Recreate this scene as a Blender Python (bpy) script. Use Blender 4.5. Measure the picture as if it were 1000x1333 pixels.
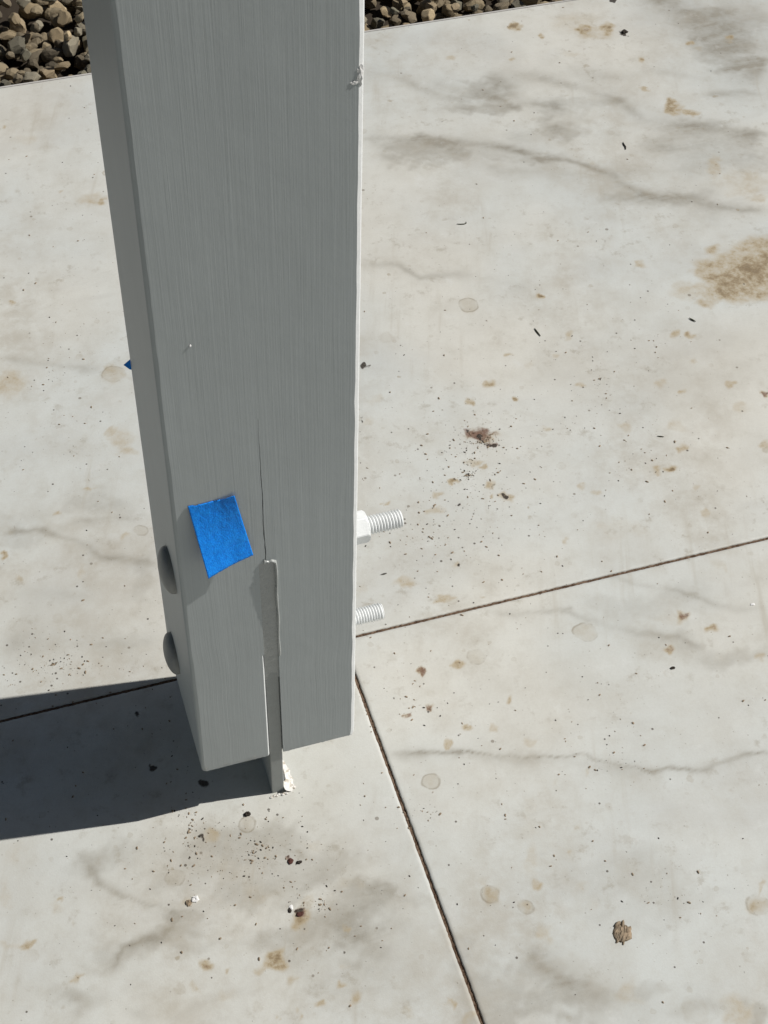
import bpy, bmesh, math, random
import numpy as np
from mathutils import Vector, Matrix, noise as mnoise

for o in list(bpy.data.objects): bpy.data.objects.remove(o, do_unlink=True)
scene = bpy.context.scene
COL = scene.collection

# ------------------------------------------------------------------ camera
cam_d = bpy.data.cameras.new('camera'); cam = bpy.data.objects.new('camera', cam_d); COL.objects.link(cam)
cam_d.sensor_fit = 'VERTICAL'; cam_d.sensor_height = 24.0
cam_d.lens = 24.0 * 2056.2 / 1333.0
cam_d.clip_start = 0.01; cam_d.clip_end = 500
R = Matrix(((0.95373559, 0.21147917, -0.21369366), (-0.29982268, 0.72162051, -0.62399536), (0.02224371, 0.65919679, 0.75164141)))
cam.matrix_world = Matrix.Translation((-0.09629, -0.74855, 1.26475)) @ R.to_4x4()
scene.camera = cam

# ------------------------------------------------------------------ light
SUN_EL = math.radians(45.5)
SUN_AZ = (0.9913, -0.1315)             # horizontal direction towards the sun
sd = Vector((SUN_AZ[0]*math.cos(SUN_EL), SUN_AZ[1]*math.cos(SUN_EL), math.sin(SUN_EL))).normalized()
w = bpy.data.worlds.new('World'); scene.world = w; w.use_nodes = True
nt = w.node_tree; nt.nodes.clear()
sky = nt.nodes.new('ShaderNodeTexSky'); sky.sky_type = 'NISHITA'; sky.sun_disc = False
sky.sun_elevation = SUN_EL; sky.sun_rotation = math.atan2(sd.x, sd.y)
bg = nt.nodes.new('ShaderNodeBackground'); bg.inputs['Strength'].default_value = 0.05
wo = nt.nodes.new('ShaderNodeOutputWorld')
nt.links.new(sky.outputs[0], bg.inputs[0]); nt.links.new(bg.outputs[0], wo.inputs[0])
sl = bpy.data.lights.new('sun', 'SUN'); sun = bpy.data.objects.new('sun', sl); COL.objects.link(sun)
sl.energy = 5.0; sl.angle = math.radians(0.5); sl.color = (1.0, 0.972, 0.928)
sun.rotation_euler = sd.to_track_quat('Z', 'Y').to_euler(); sun.location = (3, -1, 4)
scene.view_settings.view_transform = 'Standard'; scene.view_settings.look = 'None'
scene.view_settings.gamma = 1; scene.view_settings.use_curve_mapping = False
scene.view_settings.exposure = -0.20
scene.render.engine = 'CYCLES'

# ------------------------------------------------------------------ dimensions (metres)
W = 0.140; DP = 0.1385; HB = 0.0680; HT = 2.60      # post: width, depth, underside, top
PX0, PX1 = 0.0613, 0.0728                            # steel plate, side to side
SX0, SX1 = 0.0610, 0.0732                            # slot in the post
SLOT_TOP = 0.3345; FILL_Z = 0.212
JX, JY, JW = 0.1724, 0.1525, 0.0034                  # joint lines of the tiles
TS = 1.0405; EDGE_Y = JY + TS                        # tile size, edge of the paving

# marks seen on the tiles, in metres on the ground: (half width, strength, points) and (centre, two half axes, strength)
VEINS = [
(0.0053,0.75,[(0.433,0.943),(0.469,0.939),(0.547,0.907),(0.601,0.885),(0.629,0.865),(0.647,0.841),(0.685,0.825),(0.703,0.810),(0.730,0.782),(0.735,0.757),(0.757,0.728),(0.800,0.705),(0.832,0.680),(0.895,0.658)]),
(0.0145,0.25,[(0.534,0.896),(0.596,0.872),(0.628,0.846),(0.653,0.820),(0.675,0.800),(0.715,0.781),(0.735,0.739),(0.796,0.697),(0.842,0.668)]),
(0.0096,0.45,[(0.481,1.104),(0.522,1.076),(0.542,1.044),(0.592,0.994),(0.594,0.958)]),
(0.0074,0.45,[(0.566,1.053),(0.601,1.012),(0.643,0.990),(0.665,0.943)]),
(0.0074,0.6,[(0.649,1.052),(0.664,1.005),(0.670,0.972),(0.696,0.952),(0.729,0.935)]),
(0.0087,0.5,[(0.671,1.035),(0.717,1.022),(0.750,0.987),(0.776,0.966),(0.803,0.932),(0.816,0.883),(0.870,0.858),(0.944,0.817),(0.967,0.801)]),
(0.0066,0.3,[(0.578,0.855),(0.590,0.824),(0.637,0.815),(0.670,0.787)]),
(0.0077,0.4,[(0.617,0.897),(0.665,0.889),(0.686,0.903),(0.716,0.904)]),
(0.0187,0.6,[(0.952,1.187),(0.986,1.142),(1.004,1.113),(1.006,1.060),(1.000,1.006),(1.015,0.963),(1.040,0.940)]),
(0.0211,0.35,[(1.019,1.109),(1.056,1.081),(1.109,1.084)]),
(0.0053,0.6,[(0.915,0.914),(0.947,0.909),(0.981,0.906),(1.014,0.894)]),
(0.0087,0.25,[(0.753,1.025),(0.833,0.987),(0.876,0.991),(0.944,0.951),(1.027,0.920)]),
(0.0102,0.3,[(0.790,0.851),(0.815,0.824),(0.846,0.806)]),
(0.0064,0.35,[(0.730,0.782),(0.773,0.779),(0.814,0.763)]),
(0.0042,0.5,[(0.357,0.694),(0.400,0.685),(0.422,0.655),(0.450,0.651),(0.484,0.640)]),
(0.0070,0.2,[(0.484,0.640),(0.518,0.613),(0.549,0.588)]),
(0.0047,0.4,[(-0.091,0.657),(-0.055,0.631),(0.017,0.602)]),
(0.0038,0.65,[(-0.131,0.386),(-0.115,0.385),(-0.092,0.383),(-0.076,0.368),(-0.050,0.346),(-0.036,0.324),(-0.012,0.311),(0.022,0.296)]),
(0.0077,0.3,[(-0.065,0.418),(-0.020,0.407),(0.026,0.380)]),
(0.0043,0.35,[(-0.060,0.380),(-0.026,0.376),(0.027,0.369)]),
(0.0084,0.35,[(-0.151,0.251),(-0.095,0.225),(-0.045,0.208),(0.006,0.199)]),
(0.0060,0.2,[(-0.144,0.302),(-0.094,0.294),(-0.051,0.274)]),
(0.0028,0.6,[(-0.118,-0.011),(-0.105,-0.047),(-0.086,-0.061),(-0.063,-0.077),(-0.049,-0.091),(-0.043,-0.086)]),
(0.0029,0.6,[(-0.044,-0.090),(-0.067,-0.107),(-0.099,-0.105),(-0.108,-0.121),(-0.126,-0.126)]),
(0.0031,0.5,[(-0.149,-0.124),(-0.142,-0.145),(-0.133,-0.150)]),
(0.0034,0.4,[(-0.136,-0.148),(-0.155,-0.162)]),
(0.0029,0.4,[(-0.067,-0.117),(-0.040,-0.130),(-0.022,-0.128),(0.002,-0.135)]),
(0.0031,0.45,[(-0.110,-0.159),(-0.096,-0.174),(-0.086,-0.186)]),
(0.0070,0.45,[(0.023,-0.161),(0.059,-0.155),(0.098,-0.142),(0.122,-0.128),(0.161,-0.125)]),
(0.0063,0.3,[(0.074,-0.160),(0.113,-0.156),(0.154,-0.161)]),
(0.0014,0.85,[(0.173,0.017),(0.219,0.001),(0.253,-0.012),(0.283,-0.025),(0.314,-0.034),(0.338,-0.040),(0.331,-0.038),(0.356,-0.044),(0.359,-0.052),(0.384,-0.062),(0.407,-0.076),(0.426,-0.077),(0.457,-0.088),(0.487,-0.085),(0.525,-0.087)]),
(0.0042,0.35,[(0.173,0.015),(0.218,-0.001),(0.252,-0.016),(0.282,-0.028),(0.329,-0.041),(0.357,-0.056),(0.382,-0.066),(0.406,-0.079)]),
(0.0036,0.4,[(0.449,0.156),(0.462,0.154),(0.494,0.130),(0.519,0.113),(0.552,0.084),(0.579,0.072),(0.601,0.069)]),
(0.0034,0.45,[(0.323,0.148),(0.349,0.135),(0.403,0.122),(0.394,0.122),(0.436,0.090),(0.468,0.070),(0.493,0.057),(0.516,0.037)]),
(0.0063,0.7,[(0.232,-0.203),(0.237,-0.227),(0.251,-0.246),(0.270,-0.263),(0.284,-0.281)]),
(0.0047,0.2,[(0.256,-0.272),(0.293,-0.293),(0.319,-0.304)]),
(0.0062,0.4,[(0.275,-0.267),(0.294,-0.276),(0.311,-0.289),(0.327,-0.305)]),
(0.0054,0.4,[(0.319,-0.299),(0.353,-0.300),(0.369,-0.306),(0.370,-0.317)]),
(0.0010,0.25,[(0.409,-0.198),(0.423,-0.213)])]
ZONES = [
(0.5141,0.8944,0.04742,-0.01332,-0.005968,-0.01778,0.62),
(0.6201,0.9706,0.03682,-0.01027,-0.006191,-0.01712,0.6),
(0.7076,0.8959,0.03641,-0.01019,-0.008565,-0.02145,0.6),
(0.6479,0.8427,0.03955,-0.01112,-0.004903,-0.01269,0.4),
(0.7507,0.9323,0.05136,-0.01433,-0.005539,-0.01355,0.3),
(0.6196,1.007,0.031,-0.008629,-0.003751,-0.0105,0.4),
(0.8773,0.8049,0.07033,-0.01974,-0.02233,-0.04755,0.4),
(0.9466,0.7944,0.0303,-0.008499,-0.01255,-0.02537,0.3),
(0.9944,1.108,0.04432,-0.01217,-0.01244,-0.02693,0.5),
(1.002,1.031,0.02825,-0.007795,-0.01576,-0.03315,0.5),
(1.008,0.9679,0.03206,-0.008882,-0.008643,-0.01775,0.5),
(-0.03465,0.4052,0.04691,-0.01373,-0.002793,-0.01517,0.25),
(-0.001671,0.2838,0.01501,-0.004425,-0.003687,-0.01781,0.3),
(0.02819,-0.05814,0.06219,-0.01871,-0.006814,-0.02666,0.75),
(0.1207,-0.1298,0.04122,-0.01244,-0.005676,-0.01826,0.6),
(0.06426,-0.1438,0.03802,-0.0115,-0.005085,-0.01786,0.5),
(-0.09691,-0.02605,0.0338,-0.01018,-0.003742,-0.01946,0.55),
(-0.07941,-0.1078,0.0377,-0.0114,-0.002901,-0.0139,0.4),
(-0.139,-0.1438,0.03056,-0.009274,-0.002913,-0.01596,0.35),
(0.4835,0.1032,0.05647,-0.01669,-0.01043,-0.02367,0.28),
(0.5373,0.02697,0.05157,-0.0153,-0.006618,-0.01375,0.35),
(0.1893,-0.2363,0.03104,-0.009414,-0.0112,-0.03073,0.75),
(0.2192,-0.2665,0.03076,-0.009343,-0.004823,-0.01248,0.5),
(0.405,-0.3088,0.01372,-0.004163,-0.0049,-0.009856,0.6),
(0.342,-0.1827,0.0392,-0.01182,-0.01017,-0.02349,0.25),
(0.3296,-0.286,0.01244,-0.003774,-0.003365,-0.007474,0.3),
(1.025,1.067,0.06599,-0.01816,-0.02699,-0.05655,0.3),
(0.7582,0.7141,0.06748,-0.01909,-0.007843,-0.01772,0.4),
(0.09618,-0.1866,0.05624,-0.01704,-0.008144,-0.0265,0.12),
(-0.09975,0.3816,0.03838,-0.01127,-0.002701,-0.01688,0.25),
(-0.04914,-0.0923,0.01272,-0.003842,-0.002202,-0.009924,0.7),
(0.6302,0.4249,0.121,-0.03494,-0.03168,-0.07157,0.18),
(0.4089,0.01699,0.1079,-0.03209,-0.0213,-0.05026,0.12),
(0.3301,0.2443,0.06213,-0.01825,-0.02104,-0.06011,0.1)]
TANS = [
(0.7877,0.5475,0.03674,-0.0105,-0.01274,-0.02648,1),
(0.8185,0.5569,0.02404,-0.006864,-0.01969,-0.04012,1),
(0.7723,0.5701,0.02216,-0.006326,-0.01013,-0.02148,0.8),
(0.8337,0.545,0.01846,-0.005273,-0.01988,-0.03985,1),
(0.8258,0.5934,0.01873,-0.005333,-0.005345,-0.01098,0.7),
(0.8552,0.5773,0.05143,-0.01465,-0.01636,-0.03267,0.9),
(0.7855,0.5213,0.05463,-0.01564,-0.008825,-0.01819,0.95),
(0.7366,0.5383,0.03093,-0.008853,-0.007885,-0.017,0.6),
(0.7986,0.5702,0.03242,-0.009252,-0.01166,-0.02424,0.8),
(0.8147,0.5278,0.02747,-0.007858,-0.009074,-0.01834,0.9),
(0.8512,0.5909,0.01314,-0.003741,-0.005458,-0.01099,0.7),
(0.7912,0.6033,0.009352,-0.002663,-0.005202,-0.01101,0.8),
(0.74,0.5123,0.01444,-0.00414,-0.003619,-0.007709,0.7),
(0.8706,0.895,0.01443,-0.004026,-0.006076,-0.0134,1),
(0.8874,0.8809,0.01234,-0.003446,-0.003068,-0.006655,1),
(0.8705,0.9102,0.007245,-0.00202,-0.005339,-0.01184,1),
(0.8659,0.7568,0.009893,-0.002786,-0.01235,-0.0261,0.55),
(0.8937,0.7214,0.03928,-0.01108,-0.01619,-0.0331,0.4),
(0.8915,0.6831,0.01747,-0.004941,-0.004356,-0.008802,0.5),
(0.873,0.7017,0.02922,-0.008256,-0.005752,-0.01186,0.35),
(0.8255,1.115,0.01199,-0.003301,-0.005443,-0.01332,1),
(0.8583,1.106,0.009822,-0.002704,-0.007175,-0.01709,1),
(0.838,1.101,0.03262,-0.008988,-0.007828,-0.0189,0.5),
(0.8751,1.019,0.006405,-0.001773,-0.003157,-0.007226,1.1),
(0.8507,0.9523,0.005225,-0.001453,-0.003037,-0.006927,0.9),
(0.9607,1.042,0.006509,-0.001796,-0.003402,-0.007387,0.8),
(0.9679,1.024,0.006481,-0.001791,-0.003404,-0.007311,0.5),
(1.023,1.036,0.007632,-0.002105,-0.004451,-0.00925,0.8),
(0.7298,1.148,0.008705,-0.002396,-0.004329,-0.01153,1),
(0.759,1.115,0.005409,-0.001491,-0.002202,-0.005671,0.8),
(0.6129,1.096,0.008469,-0.002344,-0.00191,-0.005531,0.7),
(0.6963,1.068,0.006364,-0.001762,-0.002054,-0.005487,0.6),
(0.8208,1.134,0.04379,-0.01204,-0.01245,-0.03076,0.35),
(0.7851,1.06,0.01496,-0.004138,-0.002959,-0.007342,0.4),
(0.5485,0.5803,0.0063,-0.001805,-0.002298,-0.005935,1.2),
(0.438,0.4539,0.006802,-0.001968,-0.002595,-0.007142,0.9),
(0.4573,0.4222,0.005059,-0.001466,-0.00175,-0.004662,1),
(0.4764,0.4937,0.005198,-0.001499,-0.001833,-0.004922,0.8),
(0.4067,0.4317,0.005041,-0.001461,-0.002067,-0.005834,0.8),
(0.3063,0.4673,0.01174,-0.003404,-0.002575,-0.008284,0.35),
(0.2868,0.4335,0.007441,-0.002162,-0.002124,-0.00691,0.4),
(0.4946,0.4708,0.00517,-0.001493,-0.002321,-0.006065,0.4),
(0.5302,0.4782,0.005208,-0.001502,-0.001936,-0.004898,0.5),
(0.4762,0.3697,0.00996,-0.002895,-0.001756,-0.004494,0.6),
(0.6911,0.6025,0.009232,-0.002634,-0.00356,-0.008163,0.6),
(0.6797,0.4738,0.006189,-0.001781,-0.002815,-0.006209,0.9),
(0.6966,0.4648,0.005301,-0.001525,-0.002281,-0.004945,0.9),
(0.5552,0.5069,0.006155,-0.001771,-0.003012,-0.007521,0.6),
(0.5359,0.4229,0.00682,-0.001974,-0.001912,-0.004708,0.6),
(0.6283,0.3988,0.007705,-0.002229,-0.004175,-0.009352,0.6),
(0.6456,0.3794,0.004262,-0.001234,-0.00211,-0.004618,0.9),
(0.7069,0.3774,0.006872,-0.001988,-0.002796,-0.005806,0.7),
(0.7364,0.3479,0.005122,-0.001484,-0.002845,-0.0057,1),
(0.6178,0.331,0.01169,-0.003398,-0.00454,-0.009989,0.4),
(0.5619,0.3473,0.006667,-0.001938,-0.004309,-0.01004,0.5),
(0.6833,0.4231,0.005218,-0.001506,-0.002221,-0.00479,0.5),
(0.7016,0.3385,0.01186,-0.003439,-0.004392,-0.009019,0.4),
(0.7139,0.8153,0.005931,-0.001668,-0.002589,-0.006277,0.3),
(0.06396,0.9138,0.0207,-0.005854,-0.002901,-0.01562,0.5),
(0.07495,0.9091,0.004703,-0.001331,-0.001478,-0.007795,0.9),
(-0.06442,0.7458,0.005263,-0.001509,-0.0008386,-0.005517,0.7),
(-0.01963,1.101,0.005912,-0.001655,-0.0007782,-0.005218,0.6),
(0.004329,1.064,0.01955,-0.005481,-0.00216,-0.01364,0.3),
(0.02908,0.9402,0.005666,-0.001601,-0.0008204,-0.004747,0.6),
(-0.08743,0.6059,0.02002,-0.005791,-0.003779,-0.02496,0.6),
(0.02939,0.5892,0.01264,-0.003653,-0.003662,-0.01876,0.55),
(0.01671,0.4848,0.01622,-0.004719,-0.004129,-0.02084,0.45),
(0.0187,0.4647,0.01127,-0.003285,-0.001601,-0.007985,0.55),
(0.008431,0.4995,0.007327,-0.002131,-0.00136,-0.007014,0.6),
(-0.06809,0.3968,0.004654,-0.001364,-0.0007354,-0.004287,0.6),
(-0.05908,0.3113,0.005263,-0.001551,-0.001455,-0.00803,0.5),
(-0.008007,0.3436,0.004602,-0.001352,-0.001241,-0.006219,0.6),
(-0.03045,0.4235,0.007089,-0.002073,-0.0005069,-0.002748,0.8),
(-0.1209,0.3179,0.005975,-0.001762,-0.001245,-0.008006,0.5),
(-0.1331,0.3565,0.003783,-0.001113,-0.0006106,-0.00412,0.9),
(-0.1446,-0.0452,0.003835,-0.001157,-0.0006248,-0.00365,0.9),
(-0.1484,-0.05552,0.008265,-0.002495,-0.00123,-0.007225,0.3),
(-0.1772,-0.08193,0.008124,-0.002458,-0.0005556,-0.003508,0.7),
(-0.1897,-0.07815,0.01499,-0.004535,-0.0006409,-0.004216,0.35),
(-0.1405,-0.1235,0.008021,-0.002431,-0.000488,-0.002712,0.7),
(-0.1379,-0.07601,0.001893,-0.000572,-0.0006283,-0.003549,0.8),
(-0.187,-0.03009,0.006388,-0.001927,-0.002864,-0.01912,0.35),
(-0.173,0.008796,0.007819,-0.002352,-0.002112,-0.01375,0.25),
(-0.03487,-0.1447,0.005603,-0.001697,-0.00127,-0.005405,1),
(-0.01921,-0.1545,0.003107,-0.0009414,-0.0009824,-0.004026,0.8),
(-0.04744,-0.1617,0.00493,-0.001495,-0.001224,-0.005306,0.5),
(-0.02562,-0.1754,0.006146,-0.001865,-0.001279,-0.005254,0.4),
(0.02183,-0.1568,0.01063,-0.003219,-0.002501,-0.009434,1.6),
(0.05378,-0.1272,0.009561,-0.002888,-0.002317,-0.008362,0.8),
(0.02588,-0.09431,0.01932,-0.005826,-0.002595,-0.01002,0.3),
(0.005479,-0.06478,0.02601,-0.007833,-0.00324,-0.0132,0.25),
(0.1032,-0.106,0.01168,-0.003521,-0.001711,-0.005731,0.35),
(0.08438,-0.06059,0.0132,-0.00397,-0.001687,-0.005962,0.3),
(0.009463,-0.1603,0.005606,-0.001698,-0.00139,-0.005362,0.6),
(0.02963,-0.1779,0.00558,-0.001692,-0.001797,-0.006609,0.5),
(0.0717,-0.1957,0.003098,-0.0009393,-0.0009682,-0.00327,0.7),
(0.07621,-0.2077,0.005549,-0.001684,-0.001942,-0.006467,0.6),
(0.04928,-0.2058,0.004913,-0.001491,-0.001107,-0.00387,0.7),
(0.02794,-0.2084,0.002444,-0.0007422,-0.0008828,-0.003206,0.6),
(0.01321,-0.2067,0.002439,-0.000741,-0.0008569,-0.003204,0.6),
(0.1159,-0.2316,0.004298,-0.001305,-0.002478,-0.007626,0.5),
(0.1522,-0.2364,0.003083,-0.0009358,-0.001756,-0.00509,0.7),
(0.07471,-0.1786,0.004374,-0.001325,-0.0009816,-0.003326,0.5),
(0.08808,-0.1451,0.003816,-0.001153,-0.001227,-0.004132,0.6),
(0.164,-0.2532,0.00613,-0.001862,-0.002221,-0.006268,0.5),
(-0.0009427,-0.02439,0.006611,-0.001987,-0.001446,-0.006084,0.7),
(0.06043,-0.1132,0.007707,-0.002326,-0.001772,-0.006362,0.45),
(-0.03893,-0.08015,0.005767,-0.00174,-0.001296,-0.005745,0.6),
(0.03171,-0.02191,0.007986,-0.002398,-0.001743,-0.006894,0.25),
(-0.04259,-0.05658,0.007766,-0.00234,-0.001948,-0.008804,0.2),
(-0.01787,-0.03949,0.00262,-0.0007881,-0.0006921,-0.002993,0.4),
(0.2936,0.09435,0.008745,-0.002595,-0.003776,-0.01057,0.3),
(0.4089,0.09179,0.01112,-0.003292,-0.005483,-0.01339,0.4),
(0.2051,-0.02845,0.007513,-0.00225,-0.00315,-0.009375,0.25),
(0.4607,0.5895,0.0116,-0.003327,-0.006042,-0.01709,0.3),
(0.218,-0.1515,0.007784,-0.002348,-0.003045,-0.008381,0.6),
(0.219,-0.1409,0.003911,-0.001179,-0.002043,-0.005644,0.4),
(0.2447,-0.1726,0.006455,-0.001948,-0.003141,-0.008246,0.55),
(0.2596,-0.1547,0.004566,-0.001376,-0.001349,-0.003504,0.9),
(0.2656,-0.1312,0.007918,-0.002383,-0.007151,-0.01865,0.35),
(0.2812,-0.08682,0.006745,-0.002024,-0.01147,-0.02997,0.2),
(0.2503,-0.2008,0.008292,-0.002507,-0.003388,-0.008701,0.45),
(0.4413,-0.2297,0.009762,-0.002946,-0.004651,-0.009384,0.7),
(0.4517,-0.2149,0.002625,-0.0007914,-0.004063,-0.008173,0.6),
(0.3796,-0.3124,0.01363,-0.00414,-0.007104,-0.01467,0.5),
(0.3732,-0.2992,0.004983,-0.001512,-0.002363,-0.004951,0.4),
(0.4803,0.04877,0.005893,-0.001747,-0.00313,-0.006953,0.9),
(0.5101,0.081,0.006745,-0.001995,-0.00369,-0.008071,0.8),
(0.5319,0.05837,0.006708,-0.001986,-0.002498,-0.005294,0.9),
(0.5646,0.01395,0.00736,-0.002184,-0.002543,-0.005119,0.6),
(0.4958,0.0832,0.02245,-0.006642,-0.004037,-0.008967,0.25),
(0.5778,0.1333,0.00927,-0.002729,-0.004052,-0.008505,0.3),
(0.5794,0.1274,0.003855,-0.001135,-0.0027,-0.005644,0.4),
(0.5859,0.2729,0.005293,-0.001545,-0.002391,-0.005287,1.4),
(0.5703,0.2751,0.005692,-0.001662,-0.002824,-0.006343,0.9),
(0.6118,0.2993,0.007425,-0.002163,-0.002974,-0.006495,0.8),
(0.4784,0.2771,0.007228,-0.002113,-0.002129,-0.005234,0.6),
(0.4915,0.2651,0.006409,-0.001875,-0.002152,-0.005194,0.5),
(0.5646,0.2767,0.03252,-0.009492,-0.009364,-0.02116,0.22),
(0.49,0.2085,0.02746,-0.008059,-0.007574,-0.01788,0.3),
(0.5136,0.2016,0.0157,-0.004609,-0.004309,-0.009906,0.3),
(0.5987,0.2407,0.004032,-0.001179,-0.001916,-0.004131,0.5),
(0.5934,0.2041,0.003975,-0.001165,-0.00235,-0.005013,0.5),
(0.4316,0.2068,0.003886,-0.001142,-0.002356,-0.005906,0.6),
(0.7007,0.2783,0.008291,-0.002414,-0.004297,-0.008615,0.5),
(0.2569,0.01971,0.004217,-0.001258,-0.001448,-0.004108,1.1),
(0.2366,0.005947,0.004179,-0.001248,-0.001397,-0.004046,1),
(0.2354,0.09232,0.003608,-0.001072,-0.001156,-0.003489,0.8),
(0.2287,0.05101,0.004253,-0.001267,-0.001125,-0.003364,0.8),
(0.2063,0.04664,0.003525,-0.001051,-0.0009499,-0.002923,0.9),
(0.2738,0.09053,0.005803,-0.001723,-0.001222,-0.003502,0.8),
(0.283,0.0101,0.004218,-0.001258,-0.001797,-0.004906,0.5),
(0.3064,0.03718,0.004281,-0.001274,-0.00219,-0.00588,0.6),
(0.308,-0.01268,0.006292,-0.001879,-0.00215,-0.005629,0.4),
(0.317,-0.06108,0.004116,-0.001232,-0.002133,-0.005397,0.4),
(0.3157,-0.1138,0.006035,-0.001813,-0.002082,-0.005141,0.4),
(0.3475,-0.05807,0.003452,-0.001033,-0.001908,-0.004659,0.4),
(0.4,0.3794,0.02143,-0.006233,-0.003623,-0.01009,0.6),
(0.3964,0.2836,0.007161,-0.002096,-0.002323,-0.006248,1),
(0.3788,0.3429,0.01298,-0.003785,-0.001548,-0.004351,0.7),
(0.3838,0.3071,0.005608,-0.001639,-0.001922,-0.005294,0.9),
(0.3283,0.307,0.006358,-0.00186,-0.001431,-0.004206,0.7),
(0.3161,0.2865,0.01102,-0.00323,-0.001747,-0.005166,0.6),
(0.3118,0.2116,0.00459,-0.001352,-0.001689,-0.004865,0.6),
(0.2572,0.2033,0.01361,-0.004015,-0.001871,-0.005757,0.6),
(0.2879,0.1713,0.01051,-0.003103,-0.001287,-0.003754,0.9),
(0.2671,0.3134,0.005527,-0.001618,-0.000989,-0.003146,0.7),
(0.3255,0.1602,0.003758,-0.00111,-0.001012,-0.002804,0.6),
(0.35,0.3216,0.004809,-0.001405,-0.001481,-0.004265,0.9),
(0.3875,0.332,0.004044,-0.00118,-0.001169,-0.00324,0.9),
(0.3816,0.2914,0.003981,-0.001165,-0.001143,-0.003137,0.9),
(0.2954,-0.2756,0.01553,-0.004712,-0.003225,-0.007511,0.3),
(0.3026,-0.2671,0.008741,-0.002651,-0.002726,-0.00632,0.4),
(0.3019,-0.1659,0.005231,-0.001577,-0.001426,-0.003489,0.35),
(0.3024,-0.1318,0.003319,-0.0009983,-0.001159,-0.002883,0.6),
(0.2999,-0.1885,0.003235,-0.0009764,-0.002815,-0.006826,0.3),
(0.2401,0.2818,0.01088,-0.003194,-0.002507,-0.008156,0.3),
(0.2084,0.2051,0.006011,-0.001774,-0.003481,-0.01146,0.3)]
DARKS = [
(0.8766,1.087,0.006526,-0.001798,-0.00322,-0.00752,1.2),
(0.8973,1.176,0.004466,-0.001223,-0.002515,-0.005948,1.2),
(0.3107,0.5266,0.004284,-0.001237,-0.002266,-0.007416,1.1),
(0.282,0.4387,0.002483,-0.0007213,-0.001409,-0.004621,0.9),
(0.3988,0.376,0.004115,-0.001197,-0.001204,-0.003355,1),
(0.3921,0.3904,0.003305,-0.0009611,-0.001201,-0.003388,0.9),
(0.4075,0.3624,0.00492,-0.001433,-0.001413,-0.003878,1.1),
(0.3831,0.3856,0.003296,-0.0009587,-0.001185,-0.003372,0.7),
(0.4074,0.3797,0.002475,-0.0007199,-0.0008125,-0.002245,0.8),
(0.3952,0.2851,0.003184,-0.0009318,-0.001354,-0.003649,1.1),
(0.3532,0.323,0.002407,-0.0007032,-0.0009296,-0.00267,0.9),
(0.3674,0.3307,0.002821,-0.0008237,-0.001139,-0.003228,1.1),
(0.345,0.2895,0.002374,-0.0006953,-0.0009085,-0.002598,1),
(0.2351,0.2225,0.003038,-0.0008951,-0.0006082,-0.001943,1),
(0.5867,0.2727,0.004072,-0.001188,-0.001914,-0.004229,0.55),
(0.5698,0.274,0.002438,-0.0007118,-0.001411,-0.003169,0.5),
(-0.03671,0.06208,0.004776,-0.001428,-0.001213,-0.005723,0.9),
(0.00469,0.02986,0.00542,-0.001623,-0.001311,-0.005595,0.9),
(-0.04055,0.1211,0.003494,-0.001041,-0.0007043,-0.00344,0.8),
(0.04686,0.02928,0.005456,-0.001633,-0.00102,-0.004019,0.4),
(0.05963,-0.0676,0.002621,-0.0007889,-0.001003,-0.003688,0.8),
(0.05238,-0.1222,0.003832,-0.001157,-0.000772,-0.0028,0.9),
(-0.008266,-0.02544,0.0033,-0.0009918,-0.0005334,-0.002277,1),
(0.02157,-0.1603,0.003121,-0.0009453,-0.0008912,-0.003357,0.35),
(-0.03829,-0.0834,0.00256,-0.0007724,-0.000648,-0.002864,0.7),
(0.4792,0.04617,0.002943,-0.0008728,-0.001561,-0.003468,0.4),
(0.2453,0.02224,0.001756,-0.0005237,-0.0008551,-0.002466,0.4),
(0.2569,0.01971,0.002811,-0.0008385,-0.001014,-0.002875,0.5),
(0.2361,0.00433,0.002784,-0.0008315,-0.0009766,-0.002828,0.4),
(0.03405,-0.01267,0.002674,-0.0008023,-0.0005861,-0.002318,0.3),
(0.3149,0.2107,0.002295,-0.0006758,-0.000678,-0.001945,1),
(0.3866,0.3051,0.002402,-0.0007023,-0.0009637,-0.002644,0.5),
(0.2827,0.1728,0.002251,-0.0006648,-0.0006391,-0.001878,0.5),
(0.5494,0.5801,0.0036,-0.001031,-0.001533,-0.003957,0.4),
(0.5135,0.079,0.001498,-0.0004432,-0.002878,-0.00627,0.4),
(0.5083,0.08257,0.001499,-0.0004434,-0.002456,-0.005386,0.4),
(0.4485,-0.2349,0.0013,-0.0003925,-0.0006686,-0.001335,0.8)]
RUSTS = [
(0.4,0.3794,0.01813,-0.005274,-0.003623,-0.01009,0.9),
(0.4075,0.3624,0.00656,-0.00191,-0.002019,-0.00554,0.9),
(0.2354,0.09232,0.003608,-0.001072,-0.001156,-0.003489,0.9),
(0.2287,0.05101,0.004253,-0.001267,-0.001125,-0.003364,0.9),
(0.2063,0.04664,0.003525,-0.001051,-0.0009499,-0.002923,0.9),
(0.05963,-0.0676,0.004588,-0.001381,-0.001204,-0.004426,1),
(0.05302,-0.1224,0.00511,-0.001543,-0.001159,-0.004199,0.8),
(0.5101,0.081,0.005995,-0.001773,-0.00328,-0.007174,0.6),
(0.4803,0.04877,0.005893,-0.001747,-0.00313,-0.006953,0.5),
(0.5319,0.05837,0.005962,-0.001765,-0.002082,-0.004412,0.5),
(-0.03487,-0.1447,0.004358,-0.00132,-0.001111,-0.00473,0.4),
(0.7364,0.3479,0.005122,-0.001484,-0.002845,-0.0057,0.8),
(0.8255,1.115,0.00981,-0.002701,-0.004666,-0.01142,0.4),
(0.3904,0.3909,0.006611,-0.001922,-0.002397,-0.006778,0.8)]
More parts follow.
